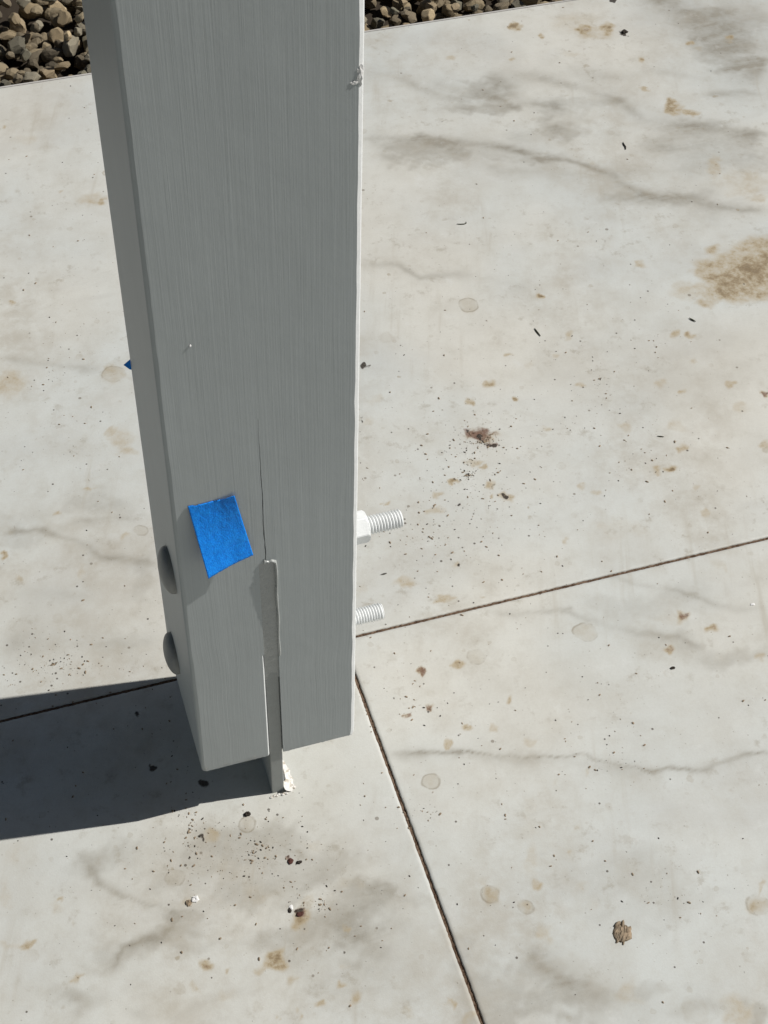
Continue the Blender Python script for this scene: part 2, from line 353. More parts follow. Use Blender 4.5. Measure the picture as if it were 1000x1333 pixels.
GRITS = [
(0.02971,-0.0522,0.07221,-0.02172,-0.01143,-0.04471,1),
(0.3671,0.3249,0.07239,-0.02114,-0.04558,-0.1289,0.8),
(0.299,0.2535,0.08533,-0.02507,-0.02362,-0.07037,0.45),
(-0.1058,0.2032,0.06438,-0.01911,-0.006198,-0.03655,0.9),
(0.2169,0.05544,0.04253,-0.01266,-0.01385,-0.04216,0.35),
(0.562,0.2919,0.07354,-0.02145,-0.0376,-0.0857,0.2),
(0.1936,-0.06055,0.03362,-0.01009,-0.01017,-0.03031,0.3),
(0.3742,-0.2033,0.05859,-0.01768,-0.02165,-0.04767,0.25),
(0.0744,-0.1205,0.05133,-0.01549,-0.0121,-0.04223,0.4),
(0.4009,0.3693,0.02464,-0.007171,-0.007228,-0.02003,1),
(0.05162,0.1233,0.284,-0.08447,-0.08778,-0.3577,0.1),
(0.5599,0.4186,0.2135,-0.06178,-0.1241,-0.2981,0.12),
(0.3609,-0.05946,0.1798,-0.05378,-0.08488,-0.204,0.15),
(-0.03559,0.6172,0.09275,-0.02679,-0.07023,-0.4141,0.12),
(-0.01757,-0.01368,0.0265,-0.007959,-0.01578,-0.06902,0.6)]
RINGS = [(0.4089,0.0918,0.0120),(0.2936,0.0943,0.0095),(0.2051,-0.0284,0.0082),(0.0294,0.5892,0.0132),(0.0103,0.3493,0.0072),(-0.0426,-0.0566,0.0081),(0.2447,-0.1726,0.0067),(0.4413,-0.2297,0.0102),(0.2180,-0.1515,0.0081),(0.4607,0.5895,0.0121),(0.0315,-0.0227,0.0076)]

# ------------------------------------------------------------------ helpers
def tag(o, label=None, cat=None, group=None, kind=None):
    for k, v in (('label', label), ('category', cat), ('group', group), ('kind', kind)):
        if v: o[k] = v
    return o
def link(name, me, mat=None, parent=None, smooth=False):
    o = bpy.data.objects.new(name, me); COL.objects.link(o)
    if mat and not me.materials: me.materials.append(mat)
    if parent: o.parent = parent
    if smooth:
        for f in me.polygons: f.use_smooth = True
    return o
def from_bm(name, bm, mat=None, parent=None, smooth=False):
    me = bpy.data.meshes.new(name); bm.to_mesh(me); bm.free(); return link(name, me, mat, parent, smooth)
def pyd(name, v, f, mat=None, parent=None, smooth=False):
    me = bpy.data.meshes.new(name); me.from_pydata([tuple(map(float, a)) for a in v], [], f); me.update()
    return link(name, me, mat, parent, smooth)
def empty(name, loc):
    o = bpy.data.objects.new(name, None); o.location = loc; o.empty_display_size = .05; COL.objects.link(o); return o
def grid_faces(nu, nv, wrap=False):
    f = []
    for j in range(nv-1):
        for i in range(nu if wrap else nu-1):
            a = j*nu+i; b = j*nu+(i+1) % nu; f.append((a, b, b+nu, a+nu))
    return f
def bm_box(bm, x0, x1, y0, y1, z0, z1):
    v = [bm.verts.new(c) for c in ((x0,y0,z0),(x1,y0,z0),(x1,y1,z0),(x0,y1,z0),(x0,y0,z1),(x1,y0,z1),(x1,y1,z1),(x0,y1,z1))]
    for q in ((3,2,1,0),(4,5,6,7),(0,1,5,4),(1,2,6,5),(2,3,7,6),(3,0,4,7)): bm.faces.new([v[k] for k in q])
def smoothstep(a, b, x):
    t = np.clip((x-a)/(b-a), 0, 1); return t*t*(3-2*t)

class NT:
    def __init__(s, name):
        s.m = bpy.data.materials.new(name); s.m.use_nodes = True; s.t = s.m.node_tree; s.t.nodes.clear()
        s.out = s.n('ShaderNodeOutputMaterial'); s.b = s.n('ShaderNodeBsdfPrincipled'); s.l(s.b.outputs[0], s.out.inputs[0])
    def n(s, t, **k):
        x = s.t.nodes.new(t)
        for a, b in k.items(): setattr(x, a, b)
        return x
    def l(s, a, b): s.t.links.new(a, b)
    def put(s, sock, v):
        if hasattr(v, 'is_output'): s.l(v, sock)
        elif isinstance(v, (tuple, list)) and len(v) == 3 and sock.type == 'RGBA': sock.default_value = (*v, 1)
        else: sock.default_value = v
    def math(s, op, a, b=0.0, c=0.0, clamp=False):
        x = s.n('ShaderNodeMath', operation=op, use_clamp=clamp)
        for i, v in enumerate((a, b, c)): s.put(x.inputs[i], v)
        return x.outputs[0]
    def step(s, v, a, b, lo=0.0, hi=1.0):
        x = s.n('ShaderNodeMapRange', interpolation_type='SMOOTHSTEP')
        s.put(x.inputs[0], v)
        for i, q in enumerate((a, b, lo, hi)): x.inputs[i+1].default_value = q
        return x.outputs[0]
    def mix(s, f, a, b, mode='MIX'):
        x = s.n('ShaderNodeMix', data_type='RGBA', blend_type=mode)
        s.put(x.inputs[0], f); s.put(x.inputs[6], a); s.put(x.inputs[7], b); return x.outputs[2]
    def coord(s, scale=(1,1,1), kind='Object', off=(0,0,0), rot=0.0):
        c = s.n('ShaderNodeTexCoord'); m = s.n('ShaderNodeMapping'); m.inputs[3].default_value = scale; m.inputs[1].default_value = off; m.inputs[2].default_value = (0, 0, rot)
        s.l(c.outputs[kind], m.inputs[0]); return m.outputs[0]
    def mapped(s, scale, rot):
        m = s.n('ShaderNodeMapping'); m.inputs[3].default_value = scale; s.l(s.coord(rot=rot), m.inputs[0]); return m.outputs[0]
    def noise(s, vec, scale, detail=4, rough=.5, dist=0.0, col=False):
        x = s.n('ShaderNodeTexNoise'); s.l(vec, x.inputs['Vector'])
        x.inputs['Scale'].default_value = scale; x.inputs['Detail'].default_value = detail
        x.inputs['Roughness'].default_value = rough; x.inputs['Distortion'].default_value = dist
        return x.outputs[1 if col else 0]
    def vor(s, vec, scale, out='Distance', feature='F1', rnd=1.0):
        x = s.n('ShaderNodeTexVoronoi', feature=feature); s.l(vec, x.inputs['Vector']); x.inputs['Scale'].default_value = scale
        x.inputs['Randomness'].default_value = rnd; return x.outputs[out]
    def bump(s, h, strength, dist, prev=None):
        x = s.n('ShaderNodeBump'); s.l(h, x.inputs['Height']); x.inputs['Strength'].default_value = strength; x.inputs['Distance'].default_value = dist
        if prev: s.l(prev, x.inputs['Normal'])
        return x.outputs[0]
    def attr(s, name):
        x = s.n('ShaderNodeAttribute', attribute_name=name); return x
    def sep(s, v):
        x = s.n('ShaderNodeSeparateColor'); s.l(v, x.inputs[0]); return x.outputs
    def base(s, col, rough, normal=None, spec=.3):
        s.put(s.b.inputs['Base Color'], col); s.put(s.b.inputs['Roughness'], rough); s.b.inputs['Specular IOR Level'].default_value = spec
        if normal: s.l(normal, s.b.inputs['Normal'])
        return s.m

# ------------------------------------------------------------------ materials
def mat_tile():
    t = NT('marble_look_tile')
    A = t.sep(t.attr('marks_a').outputs['Color']); B = t.sep(t.attr('marks_b').outputs['Color'])
    gray, tan, dark = A[0], A[1], A[2]; grit, ring, rust = B[0], B[1], B[2]
    P = t.coord()
    nl = t.noise(P, 2.2, 3, .5); nm = t.noise(P, 14, 5, .6); nf = t.noise(P, 90, 5, .65); nx = t.noise(P, 420, 3, .6)
    warm = t.noise(t.coord((1,1,1), off=(3.1,7.7,0)), 3.0, 3, .5)
    col = t.mix(t.step(warm, .35, .68), (.572, .590, .564), (.618, .606, .550))
    # the marble print: broad soft grey clouds and fine veins of its own
    cl = t.step(t.noise(t.coord((1,1.7,1), off=(1,2,0)), 3.2, 5, .55, .6), .46, .74)
    col = t.mix(t.math('MULTIPLY', cl, .30), col, (.40, .395, .375))
    blot = t.step(nm, .40, .72); col = t.mix(t.math('MULTIPLY', blot, .26), col, (.43, .405, .345))
    # printed veins
    gv = t.math('ADD', gray, t.math('MULTIPLY', t.math('SUBTRACT', nf, .5), t.math('MULTIPLY', gray, 1.0)))
    gv = t.math('MULTIPLY_ADD', t.math('SUBTRACT', nm, .5), t.math('MULTIPLY', gray, .9), gv)
    an = t.noise(t.coord((9, 34, 1), off=(2, 6, 0)), 1.0, 5, .62, .8)
    gv = t.math('MULTIPLY', gv, t.step(an, .28, .66, .74, 1.18))
    fl = t.math('MULTIPLY', t.step(an, .52, .74), t.step(nl, .42, .66)); col = t.mix(t.math('MULTIPLY', fl, .22), col, (.36, .345, .315))
    col = t.mix(t.math('MULTIPLY', gv, .82, clamp=True), col, t.mix(nm, (.262, .250, .212), (.325, .300, .250)))
    m2 = t.noise(t.coord(off=(4,4,0)), 34, 6, .72); col = t.mix(t.math('MULTIPLY', t.step(m2, .48, .72), .22), col, (.40, .37, .30)); col = t.mix(t.math('MULTIPLY', t.step(m2, .44, .28), .30), col, (.66, .665, .645))
    # dried run-off: faint streaks across the slope of the slab
    st = t.noise(t.mapped((75, 5, 1), .33), 1.0, 4, .6); st2 = t.noise(t.coord((9, 4, 1), off=(5,1,0)), 1.0, 3, .5)
    sm = t.math('MULTIPLY', t.step(st, .52, .78), t.step(st2, .50, .70))
    col = t.mix(t.math('MULTIPLY', sm, .52), col, (.36, .315, .235))
    f1 = t.noise(t.mapped((5.5, 3.0, 1), .5), 1.0, 6, .68); f2 = t.noise(t.coord(off=(7, 1, 2)), 26, 6, .72)
    film = t.math('MULTIPLY', t.step(f1, .44, .66), t.step(f2, .34, .66))
    col = t.mix(t.math('MULTIPLY', film, .50), col, (.385, .345, .275))
    # many pale dried drops of different sizes, each with its own shape
    for sc_, lim, amt, o_ in ((17, .20, .50, 1.0), (34, .22, .62, 5.0), (70, .18, .75, 9.0)):
        vd = t.n('ShaderNodeTexVoronoi', feature='F1'); vd.inputs['Scale'].default_value = sc_
        wv = t.n('ShaderNodeVectorMath', operation='MULTIPLY_ADD'); t.l(t.noise(P, sc_*3.0, 4, .6, col=True), wv.inputs[0]); wv.inputs[1].default_value = (.28/sc_,)*3; t.l(t.coord(off=(o_, o_*.7, 0)), wv.inputs[2]); t.l(wv.outputs[0], vd.inputs['Vector'])
        rd = t.sep(vd.outputs['Color']); dd = t.math('SUBTRACT', vd.outputs['Distance'], t.math('MULTIPLY_ADD', rd[1], .16, .05))
        on_ = t.math('LESS_THAN', rd[0], lim); body_ = t.math('MULTIPLY', t.step(dd, .06, -.05), on_)
        rim_ = t.math('MULTIPLY', t.step(t.math('ABSOLUTE', dd), .05, .0), on_)
        am_ = t.math('MULTIPLY', t.math('MULTIPLY_ADD', body_, .55, t.math('MULTIPLY', rim_, .45)), t.math('MULTIPLY_ADD', rd[2], amt, amt*.25))
        col = t.mix(t.math('MULTIPLY', am_, t.step(f2, .30, .60)), col, (.30, .245, .16))
    # smudges and specks of dust everywhere
    sg = t.math('MULTIPLY', t.step(t.noise(P, 55, 5, .7), .54, .70), t.step(t.noise(t.coord(off=(9,4,0)), 8, 3), .40, .62))
    col = t.mix(t.math('MULTIPLY', sg, .45), col, (.30, .265, .20))
    # tan stains with ragged edges
    brk = t.noise(P, 42, 6, .66); pit = t.noise(P, 190, 4, .7)
    tv = t.math('MULTIPLY_ADD', t.math('SUBTRACT', brk, .5), t.math('MULTIPLY_ADD', tan, 2.6, .15), t.math('MULTIPLY', tan, .86))
    tv = t.math('MULTIPLY_ADD', t.math('SUBTRACT', pit, .5), t.math('MULTIPLY_ADD', tan, .8, .2), tv)
    tm = t.math('MULTIPLY', t.step(tv, .10, 1.10), t.step(tan, .02, .20))
    core = t.step(tv, .55, 1.30)
    wash = t.math('MULTIPLY', t.step(tan, .02, .9), .38)
    col = t.mix(wash, col, (.43, .365, .255))
    col = t.mix(t.math('MULTIPLY', tm, .86, clamp=True), col, t.mix(core, (.380, .285, .150), (.185, .122, .052)))
    rm = t.math('MULTIPLY', t.step(t.math('MULTIPLY_ADD', t.math('SUBTRACT', nf, .5), 1.6, rust), .35, .9), t.step(rust, .03, .3))
    col = t.mix(t.math('MULTIPLY', rm, .85), col, (.135, .055, .03))
    dm = t.math('MULTIPLY', t.step(t.math('MULTIPLY_ADD', t.math('SUBTRACT', nf, .5), 1.3, dark), .38, .75), t.step(dark, .04, .3))
    col = t.mix(t.math('MULTIPLY', dm, .95), col, (.035, .026, .018))
    # rims of dried drops
    rv = t.math('MULTIPLY_ADD', t.math('SUBTRACT', nf, .5), .05, ring)
    rl = t.math('MULTIPLY', t.step(t.math('ABSOLUTE', t.math('SUBTRACT', rv, .5)), 
        .15, .01), t.step(nm, .30, .55, .45, 1.0))
    col = t.mix(t.math('MULTIPLY', rl, t.math('MULTIPLY', t.step(brk, .38, .62), .62)), col, (.23, .19, .13))
    fi = t.math('MULTIPLY', t.step(rv, .52, .40), t.step(brk, .30, .60, .45, 1.0)); col = t.mix(t.math('MULTIPLY', fi, .26), col, (.33, .285, .205))
    # specks
    v = t.n('ShaderNodeTexVoronoi', feature='F1'); v.inputs['Scale'].default_value = 150; t.l(P, v.inputs['Vector'])
    rnd = t.sep(v.outputs['Color'])
    sp = t.step(t.math('SUBTRACT', v.outputs['Distance'], t.math('MULTIPLY', rnd[1], .17)), .05, .0)
    on = t.math('GREATER_THAN', t.math('MULTIPLY_ADD', grit, .34, .012), rnd[0])
    sp = t.math('MULTIPLY', sp, on); col = t.mix(t.math('MULTIPLY', sp, .8), col, (.06, .045, .03))
    v2 = t.n('ShaderNodeTexVoronoi', feature='F1'); v2.inputs['Scale'].default_value = 62; t.l(P, v2.inputs['Vector'])
    r2 = t.sep(v2.outputs['Color'])
    s2 = t.math('MULTIPLY', t.step(t.math('SUBTRACT', v2.outputs['Distance'], t.math('MULTIPLY', r2[1], .10)), .05, .015), t.math('LESS_THAN', r2[0], t.math('MULTIPLY_ADD', grit, .16, .045)))
    col = t.mix(t.math('MULTIPLY', s2, .6), col, (.13, .10, .065))
    v3 = t.n('ShaderNodeTexVoronoi', feature='F1'); v3.inputs['Scale'].default_value = 260; t.l(P, v3.inputs['Vector']); r3 = t.sep(v3.outputs['Color'])
    s3 = t.math('MULTIPLY', t.step(t.math('SUBTRACT', v3.outputs['Distance'], t.math('MULTIPLY', r3[1], .16)), .10, .0), t.math('LESS_THAN', r3[0], t.math('MULTIPLY_ADD', t.step(nm, .45, .7), .10, t.math('MULTIPLY_ADD', grit, .2, .03))))
    col = t.mix(t.math('MULTIPLY', s3, .42), col, (.17, .14, .10))
    # fine print grain
    col = t.mix(t.math('MULTIPLY', t.step(nx, .42, .62), .10), col, (.42, .40, .36))
    # edges chipped to the pale body
    nb = t.bump(t.noise(P, 700, 3, .6), .25, .0004); nb = t.bump(nm, .12, .004, nb)
    nb = t.bump(t.math('ADD', dm, t.math('MULTIPLY', sp, 1.0)), .5, .0008, nb)
    rough = t.math('MULTIPLY_ADD', nm, .22, .42)
    return t.base(col, rough, nb, .25)

def mat_grout():
    t = NT('dirt_filled_joint'); P = t.coord()
    n = t.noise(P, 260, 5, .7); n2 = t.noise(P, 900, 3, .7)
    col = t.mix(t.step(n, .35, .65), (.085, .052, .034), (.22, .155, .11)); col = t.mix(t.step(n2, .66, .74), col, (.32, .27, .22))
    return t.base(col, .95, t.bump(n2, .8, .001, t.bump(n, .9, .003)), .1)

def mat_paint(name='grey_painted_timber', tint=(.420, .450, .446), grain=1.0):
    t = NT(name); P = t.coord()
    warp = t.noise(t.coord((5, 5, 1.1)), 1.0, 2, .5)
    # long brushed grain, drawn out along the timber; it wanders towards the foot
    c = t.n('ShaderNodeTexCoord'); x = t.n('ShaderNodeSeparateXYZ'); t.l(c.outputs['Object'], x.inputs[0])
    foot = t.step(x.outputs[2], .40, .10, .12, 1.0)
    wv = t.math('MULTIPLY', t.math('SUBTRACT', t.noise(t.coord((7, 7, 7)), 1.0, 2), .5), t.math('MULTIPLY', foot, .014))
    sx = t.math('ADD', t.math('ADD', x.outputs[0], x.outputs[1]), t.math('MULTIPLY_ADD', warp, .006, wv))
    def lines(f, zf, det, seed):
        cb = t.n('ShaderNodeCombineXYZ'); t.l(t.math('MULTIPLY', sx, f), cb.inputs[0]); cb.inputs[1].default_value = seed
        t.l(t.math('MULTIPLY', x.outputs[2], zf), cb.inputs[2]); return t.noise(cb.outputs[0], 1.0, det, .6)
    g1 = lines(640, 7, 3, 0); g2 = lines(1500, 14, 2, 4.4); g3 = lines(70, 2.5, 3, 9.1)
    h = t.math('MULTIPLY_ADD', g2, .35, t.math('MULTIPLY_ADD', g3, .9, g1))
    blot = t.noise(P, 7, 4, .6); fine = t.noise(P, 260, 3, .6)
    col = t.mix(t.step(blot, .3, .75), tuple(v*.97 for v in tint), tuple(v*1.03 for v in tint))
    col = t.mix(t.math('MULTIPLY', t.step(g1, .50, .74), .20), col, tuple(v*1.30 for v in tint))
    col = t.mix(t.math('MULTIPLY', t.step(g1, .46, .28), .16), col, tuple(v*.62 for v in tint))
    br = t.noise(t.coord((26, 26, 1.6), off=(3, 3, 1)), 1.0, 4, .6); col = t.mix(t.math('MULTIPLY', t.step(br, .52, .70), .20), col, tuple(v*1.16 for v in tint)); col = t.mix(t.math('MULTIPLY', t.step(br, .46, .30), .20), col, tuple(v*.84 for v in tint))
    du = t.math('MULTIPLY', t.step(t.noise(P, 300, 4, .7), .66, .74), t.step(t.noise(P, 11, 3), .5, .65)); col = t.mix(t.math('MULTIPLY', du, .35), col, (.60, .60, .57))
    # scuffs and dust at the foot of the timber
    sc = t.math('MULTIPLY', t.step(t.noise(P, 120, 5, .7), .60, .70), t.step(x.outputs[2], .095, .068))
    col = t.mix(t.math('MULTIPLY', sc, .6), col, (.62, .60, .56))
    ed = t.math('MULTIPLY', t.step(x.outputs[2], .076, .068), t.step(t.noise(P, 60, 4), .40, .65)); col = t.mix(t.math('MULTIPLY', ed, .35), col, (.16, .15, .13))
    nb = t.bump(h, .36*grain, .00030); nb = t.bump(fine, .25, .00025, nb); nb = t.bump(blot, .25, .004, nb)
    return t.base(col, t.math('MULTIPLY_ADD', g1, .2, .38), nb, .35)

def mat_smooth(name, tint, rough=.5, spec=.35, n_amt=.2, chip=None):
    t = NT(name); P = t.coord(kind='Object')
    n = t.noise(P, 130, 4, .6); n2 = t.noise(P, 600, 3, .6)
    col = t.mix(n, tuple(v*.86 for v in tint), tuple(min(1, v*1.10) for v in tint))
    if chip:
        m = t.step(t.noise(t.coord((1,1,.6)), 210, 5, .65), .50, .58); col = t.mix(t.math('MULTIPLY', m, .85), col, chip)
    return t.base(col, t.math('MULTIPLY_ADD', n, .2, rough-.1), t.bump(n2, n_amt, .0005, t.bump(n, n_amt, .0012)), spec)

def mat_tape():
    t = NT('blue_crepe_tape'); P = t.coord()
    cr = t.noise(t.coord((900, 900, 620)), 1.0, 3, .6); bl = t.noise(P, 90, 3)
    col = t.mix(t.step(cr, .35, .70), (.0015, .195, .76), (.005, .29, .93)); col = t.mix(t.math('MULTIPLY', t.step(bl, .5, .75), .25), col, (.02, .37, .95))
    return t.base(col, .62, t.bump(cr, .7, .0006, t.bump(bl, .4, .002)), .25)

def mat_stone():
    t = NT('gravel_stone'); P = t.coord()
    oi = t.n('ShaderNodeObjectInfo'); r = oi.outputs['Random']
    ramp = t.n('ShaderNodeValToRGB'); t.l(r, ramp.inputs[0]); e = ramp.color_ramp; e.interpolation = 'CONSTANT'
    cols = [(.0,(.40,.31,.19)),(.16,(.24,.225,.165)),(.30,(.56,.46,.30)),(.44,(.27,.22,.15)),(.56,(.37,.33,.245)),(.70,(.16,.15,.115)),(.80,(.48,.375,.24)),(.92,(.74,.58,.36))]
    e.elements[0].position, e.elements[0].color = 0, (*cols[0][1], 1); e.elements[1].position, e.elements[1].color = cols[1][0], (*cols[1][1], 1)
    for p, c in cols[2:]:
        q = e.elements.new(p); q.color = (*c, 1)
    geo = t.n('ShaderNodeNewGeometry')
    n = t.noise(P, 70, 5, .65, .5); n2 = t.noise(P, 320, 4, .7)
    col = t.mix(t.step(n, .42, .62), ramp.outputs[0], t.mix(.55, ramp.outputs[0], (.10, .085, .06)))
    col = t.mix(t.math('MULTIPLY', t.step(n2, .52, .70), .45), col, (.36, .30, .20))
    return t.base(col, .85, t.bump(n2, .5, .0015, t.bump(n, .5, .004)), .2)

M_TILE = mat_tile(); M_GROUT = mat_grout(); M_PAINT = mat_paint()
M_STEEL = mat_smooth('grey_painted_steel', (.335, .35, .335), .45)
M_STEELCHIP = mat_smooth('flaking_white_steel_paint', (.74, .73, .70), .5, chip=(.40, .36, .30))
M_CAULK = mat_smooth('grey_caulk', (.37, .385, .37), .28, .5, .35)
M_WHITE = mat_smooth('white_painted_bolt', (.74, .755, .75), .45, .4, .30)
M_SUNLIT = mat_smooth('sunlit_white_timber', (.72, .73, .72), .5, .3, .2)  # whiter timber colour that paints in the sunlight on right-facing faces
M_HEAD = mat_smooth('grey_painted_bolt_head', (.33, .33, .31), .5)
M_TAPE = mat_tape()
M_STONE = mat_stone()
M_SOIL = mat_smooth('dark_soil', (.05, .04, .03), .95, .1, .6)
M_TRIM = mat_smooth('pale_edge_strip', (.50, .48, .45), .4, .4)
M_CRUMB = mat_smooth('black_crumb', (.032, .025, .018), .8)
M_DIRT = mat_smooth('brown_dirt', (.26, .205, .145), .95, .1, .6, chip=(.34, .26, .18))
M_FLAKE = mat_smooth('white_paint_flake', (.80, .79, .77), .6)
M_NEEDLE = mat_smooth('dead_needle', (.05, .05, .026), .8)
M_RUSTY = mat_smooth('dark_red_crumb', (.08, .03, .022), .85)
M_MORTAR = mat_smooth('mortar_crust', (.74, .72, .68), .8, .15, .6, chip=(.42, .37, .295))

# ------------------------------------------------------------------ paving
ground = pyd('ground', [(-60,-60,-.09),(60,-60,-.09),(60,60,-.09),(-60,60,-.09)], [(0,1,2,3)], M_SOIL); tag(ground, kind='structure')
bm = bmesh.new(); bm_box(bm, JX-3*TS, JX+4*TS, JY-4*TS, EDGE_Y-.004, -.080, -.0022)
patio = from_bm('patio', bm, M_GROUT); tag(patio, kind='structure')
# the dirt in the joints lies uneven: a strip of real relief
def joint_strip(along_x):
    n = 900; v = []; rs = random.Random(5 if along_x else 6)
    for i in range(n):
        s = -1.0 + i*.0026
        for k in range(4):
            d = (-1+k*2/3)*JW*.62; z = -.0014 + .0009*mnoise.noise(Vector((s*330, d*600, 3))) - (.0 if k in (0,3) else .0004)
            v.append((s, JY+d, z) if along_x else (JX+d, s-.25, z))
    return pyd('joint_dirt', v, grid_faces(4, n), M_GROUT, patio)
tag(joint_strip(True), kind='stuff'); tag(joint_strip(False), kind='stuff')

def marks(xy):
    n = len(xy); A = np.zeros((n, 3), np.float32); B = np.zeros((n, 3), np.float32); B[:, 1] = 1.0
    X, Y = xy[:, 0], xy[:, 1]
    rs = np.random.RandomState(3)
    # wobble shared by all the marks, so that no outline is a clean ellipse
    wx = .0016*np.sin(X*410+2*np.sin(Y*270))+.0022*np.sin(Y*190+1.3+1.5*np.sin(X*150)); wy = .0016*np.sin(Y*380+1.7*np.sin(X*310))+.0022*np.sin(X*170+.4+1.6*np.sin(Y*140))
    Xw, Yw = X+wx, Y+wy
    big = .006*np.sin(X*46+1.2*np.sin(Y*33)), .006*np.sin(Y*52+1.1*np.sin(X*41+.5))
    def ell(l, arr, ch, power=1.0, add=False, Xs=Xw, Ys=Yw, mx=1.4):
        for cx, cy, ax, ay, bx, by, s in l:
            det = ax*by-ay*bx; rr = 2.2*max(math.hypot(ax, ay), math.hypot(bx, by))
            idx = np.nonzero((abs(X-cx) < rr) & (abs(Y-cy) < rr))[0]
            if not len(idx): continue
            dx, dy = Xs[idx]-cx, Ys[idx]-cy
            u = (dx*by-dy*bx)/det; v = (-dx*ay+dy*ax)/det; d = np.sqrt(u*u+v*v)
            val = s*(1-smoothstep(.35, 1.5, d))**power
            arr[idx, ch] = np.maximum(arr[idx, ch], val) if not add else np.minimum(arr[idx, ch]+val, mx)
    for wd, s, pts in VEINS:
        pts = np.array(pts); lo, hi = pts.min(0)-wd*4-.01, pts.max(0)+wd*4+.01
        idx = np.nonzero((X > lo[0]) & (X < hi[0]) & (Y > lo[1]) & (Y < hi[1]))[0]
        if not len(idx): continue
        qx, qy = X[idx]+wx[idx]*.4+big[0][idx]*.3, Y[idx]+wy[idx]*.4+big[1][idx]*.3
        best = np.full(len(idx), 9.0); sid = np.zeros(len(idx))
        L = np.concatenate([[0], np.cumsum(np.hypot(*np.diff(pts, axis=0).T))])
        for k in range(len(pts)-1):
            a, b = pts[k], pts[k+1]; ab = b-a; t = np.clip(((qx-a[0])*ab[0]+(qy-a[1])*ab[1])/(ab@ab), 0, 1)
            d = np.hypot(qx-a[0]-t*ab[0], qy-a[1]-t*ab[1]); m = d < best; best[m] = d[m]; sid[m] = L[k]+t[m]*(L[k+1]-L[k])
        wl = wd*(1.5 if wd > .004 else 1.2)*(1+.30*np.sin(sid*21+wd*900)+.15*np.sin(sid*57)); al = 1.28*s*(.85+.25*np.sin(sid*57+s*20))*np.minimum(1, np.minimum(sid, L[-1]-sid)/.02+.15)
        # sharp on one side, fading on the other, as in printed marble
        val = al*(.55*np.exp(-(best/wl)**2)+.45*np.exp(-best/(wl*1.9)))
        A[idx, 0] = np.minimum(1.25, np.maximum(A[idx, 0], val)+.35*np.minimum(A[idx, 0], val))
    Zg = np.zeros((n, 1), np.float32); ell(ZONES, Zg, 0, .7, add=True, Xs=X+2.6*big[0]+2*wx, Ys=Y+2.6*big[1]+2*wy)
    A[:, 0] = np.minimum(1.1, A[:, 0]+np.minimum(.52, Zg[:, 0]*1.1))
    ell(TANS, A, 1); ell(DARKS, A, 2); ell(RUSTS, B, 2); ell(GRITS, B, 0, add=True, mx=1.2)
    for cx, cy, r in RINGS:
        idx = np.nonzero((abs(X-cx) < r*2.2) & (abs(Y-cy) < r*2.2))[0]
        if len(idx):
            d = (np.hypot(X[idx]+.3*wx[idx]-cx, Y[idx]+.3*wy[idx]-cy)-r)/.010; B[idx, 1] = np.minimum(B[idx, 1], np.clip(.5+d, 0, 1))
    return A, B

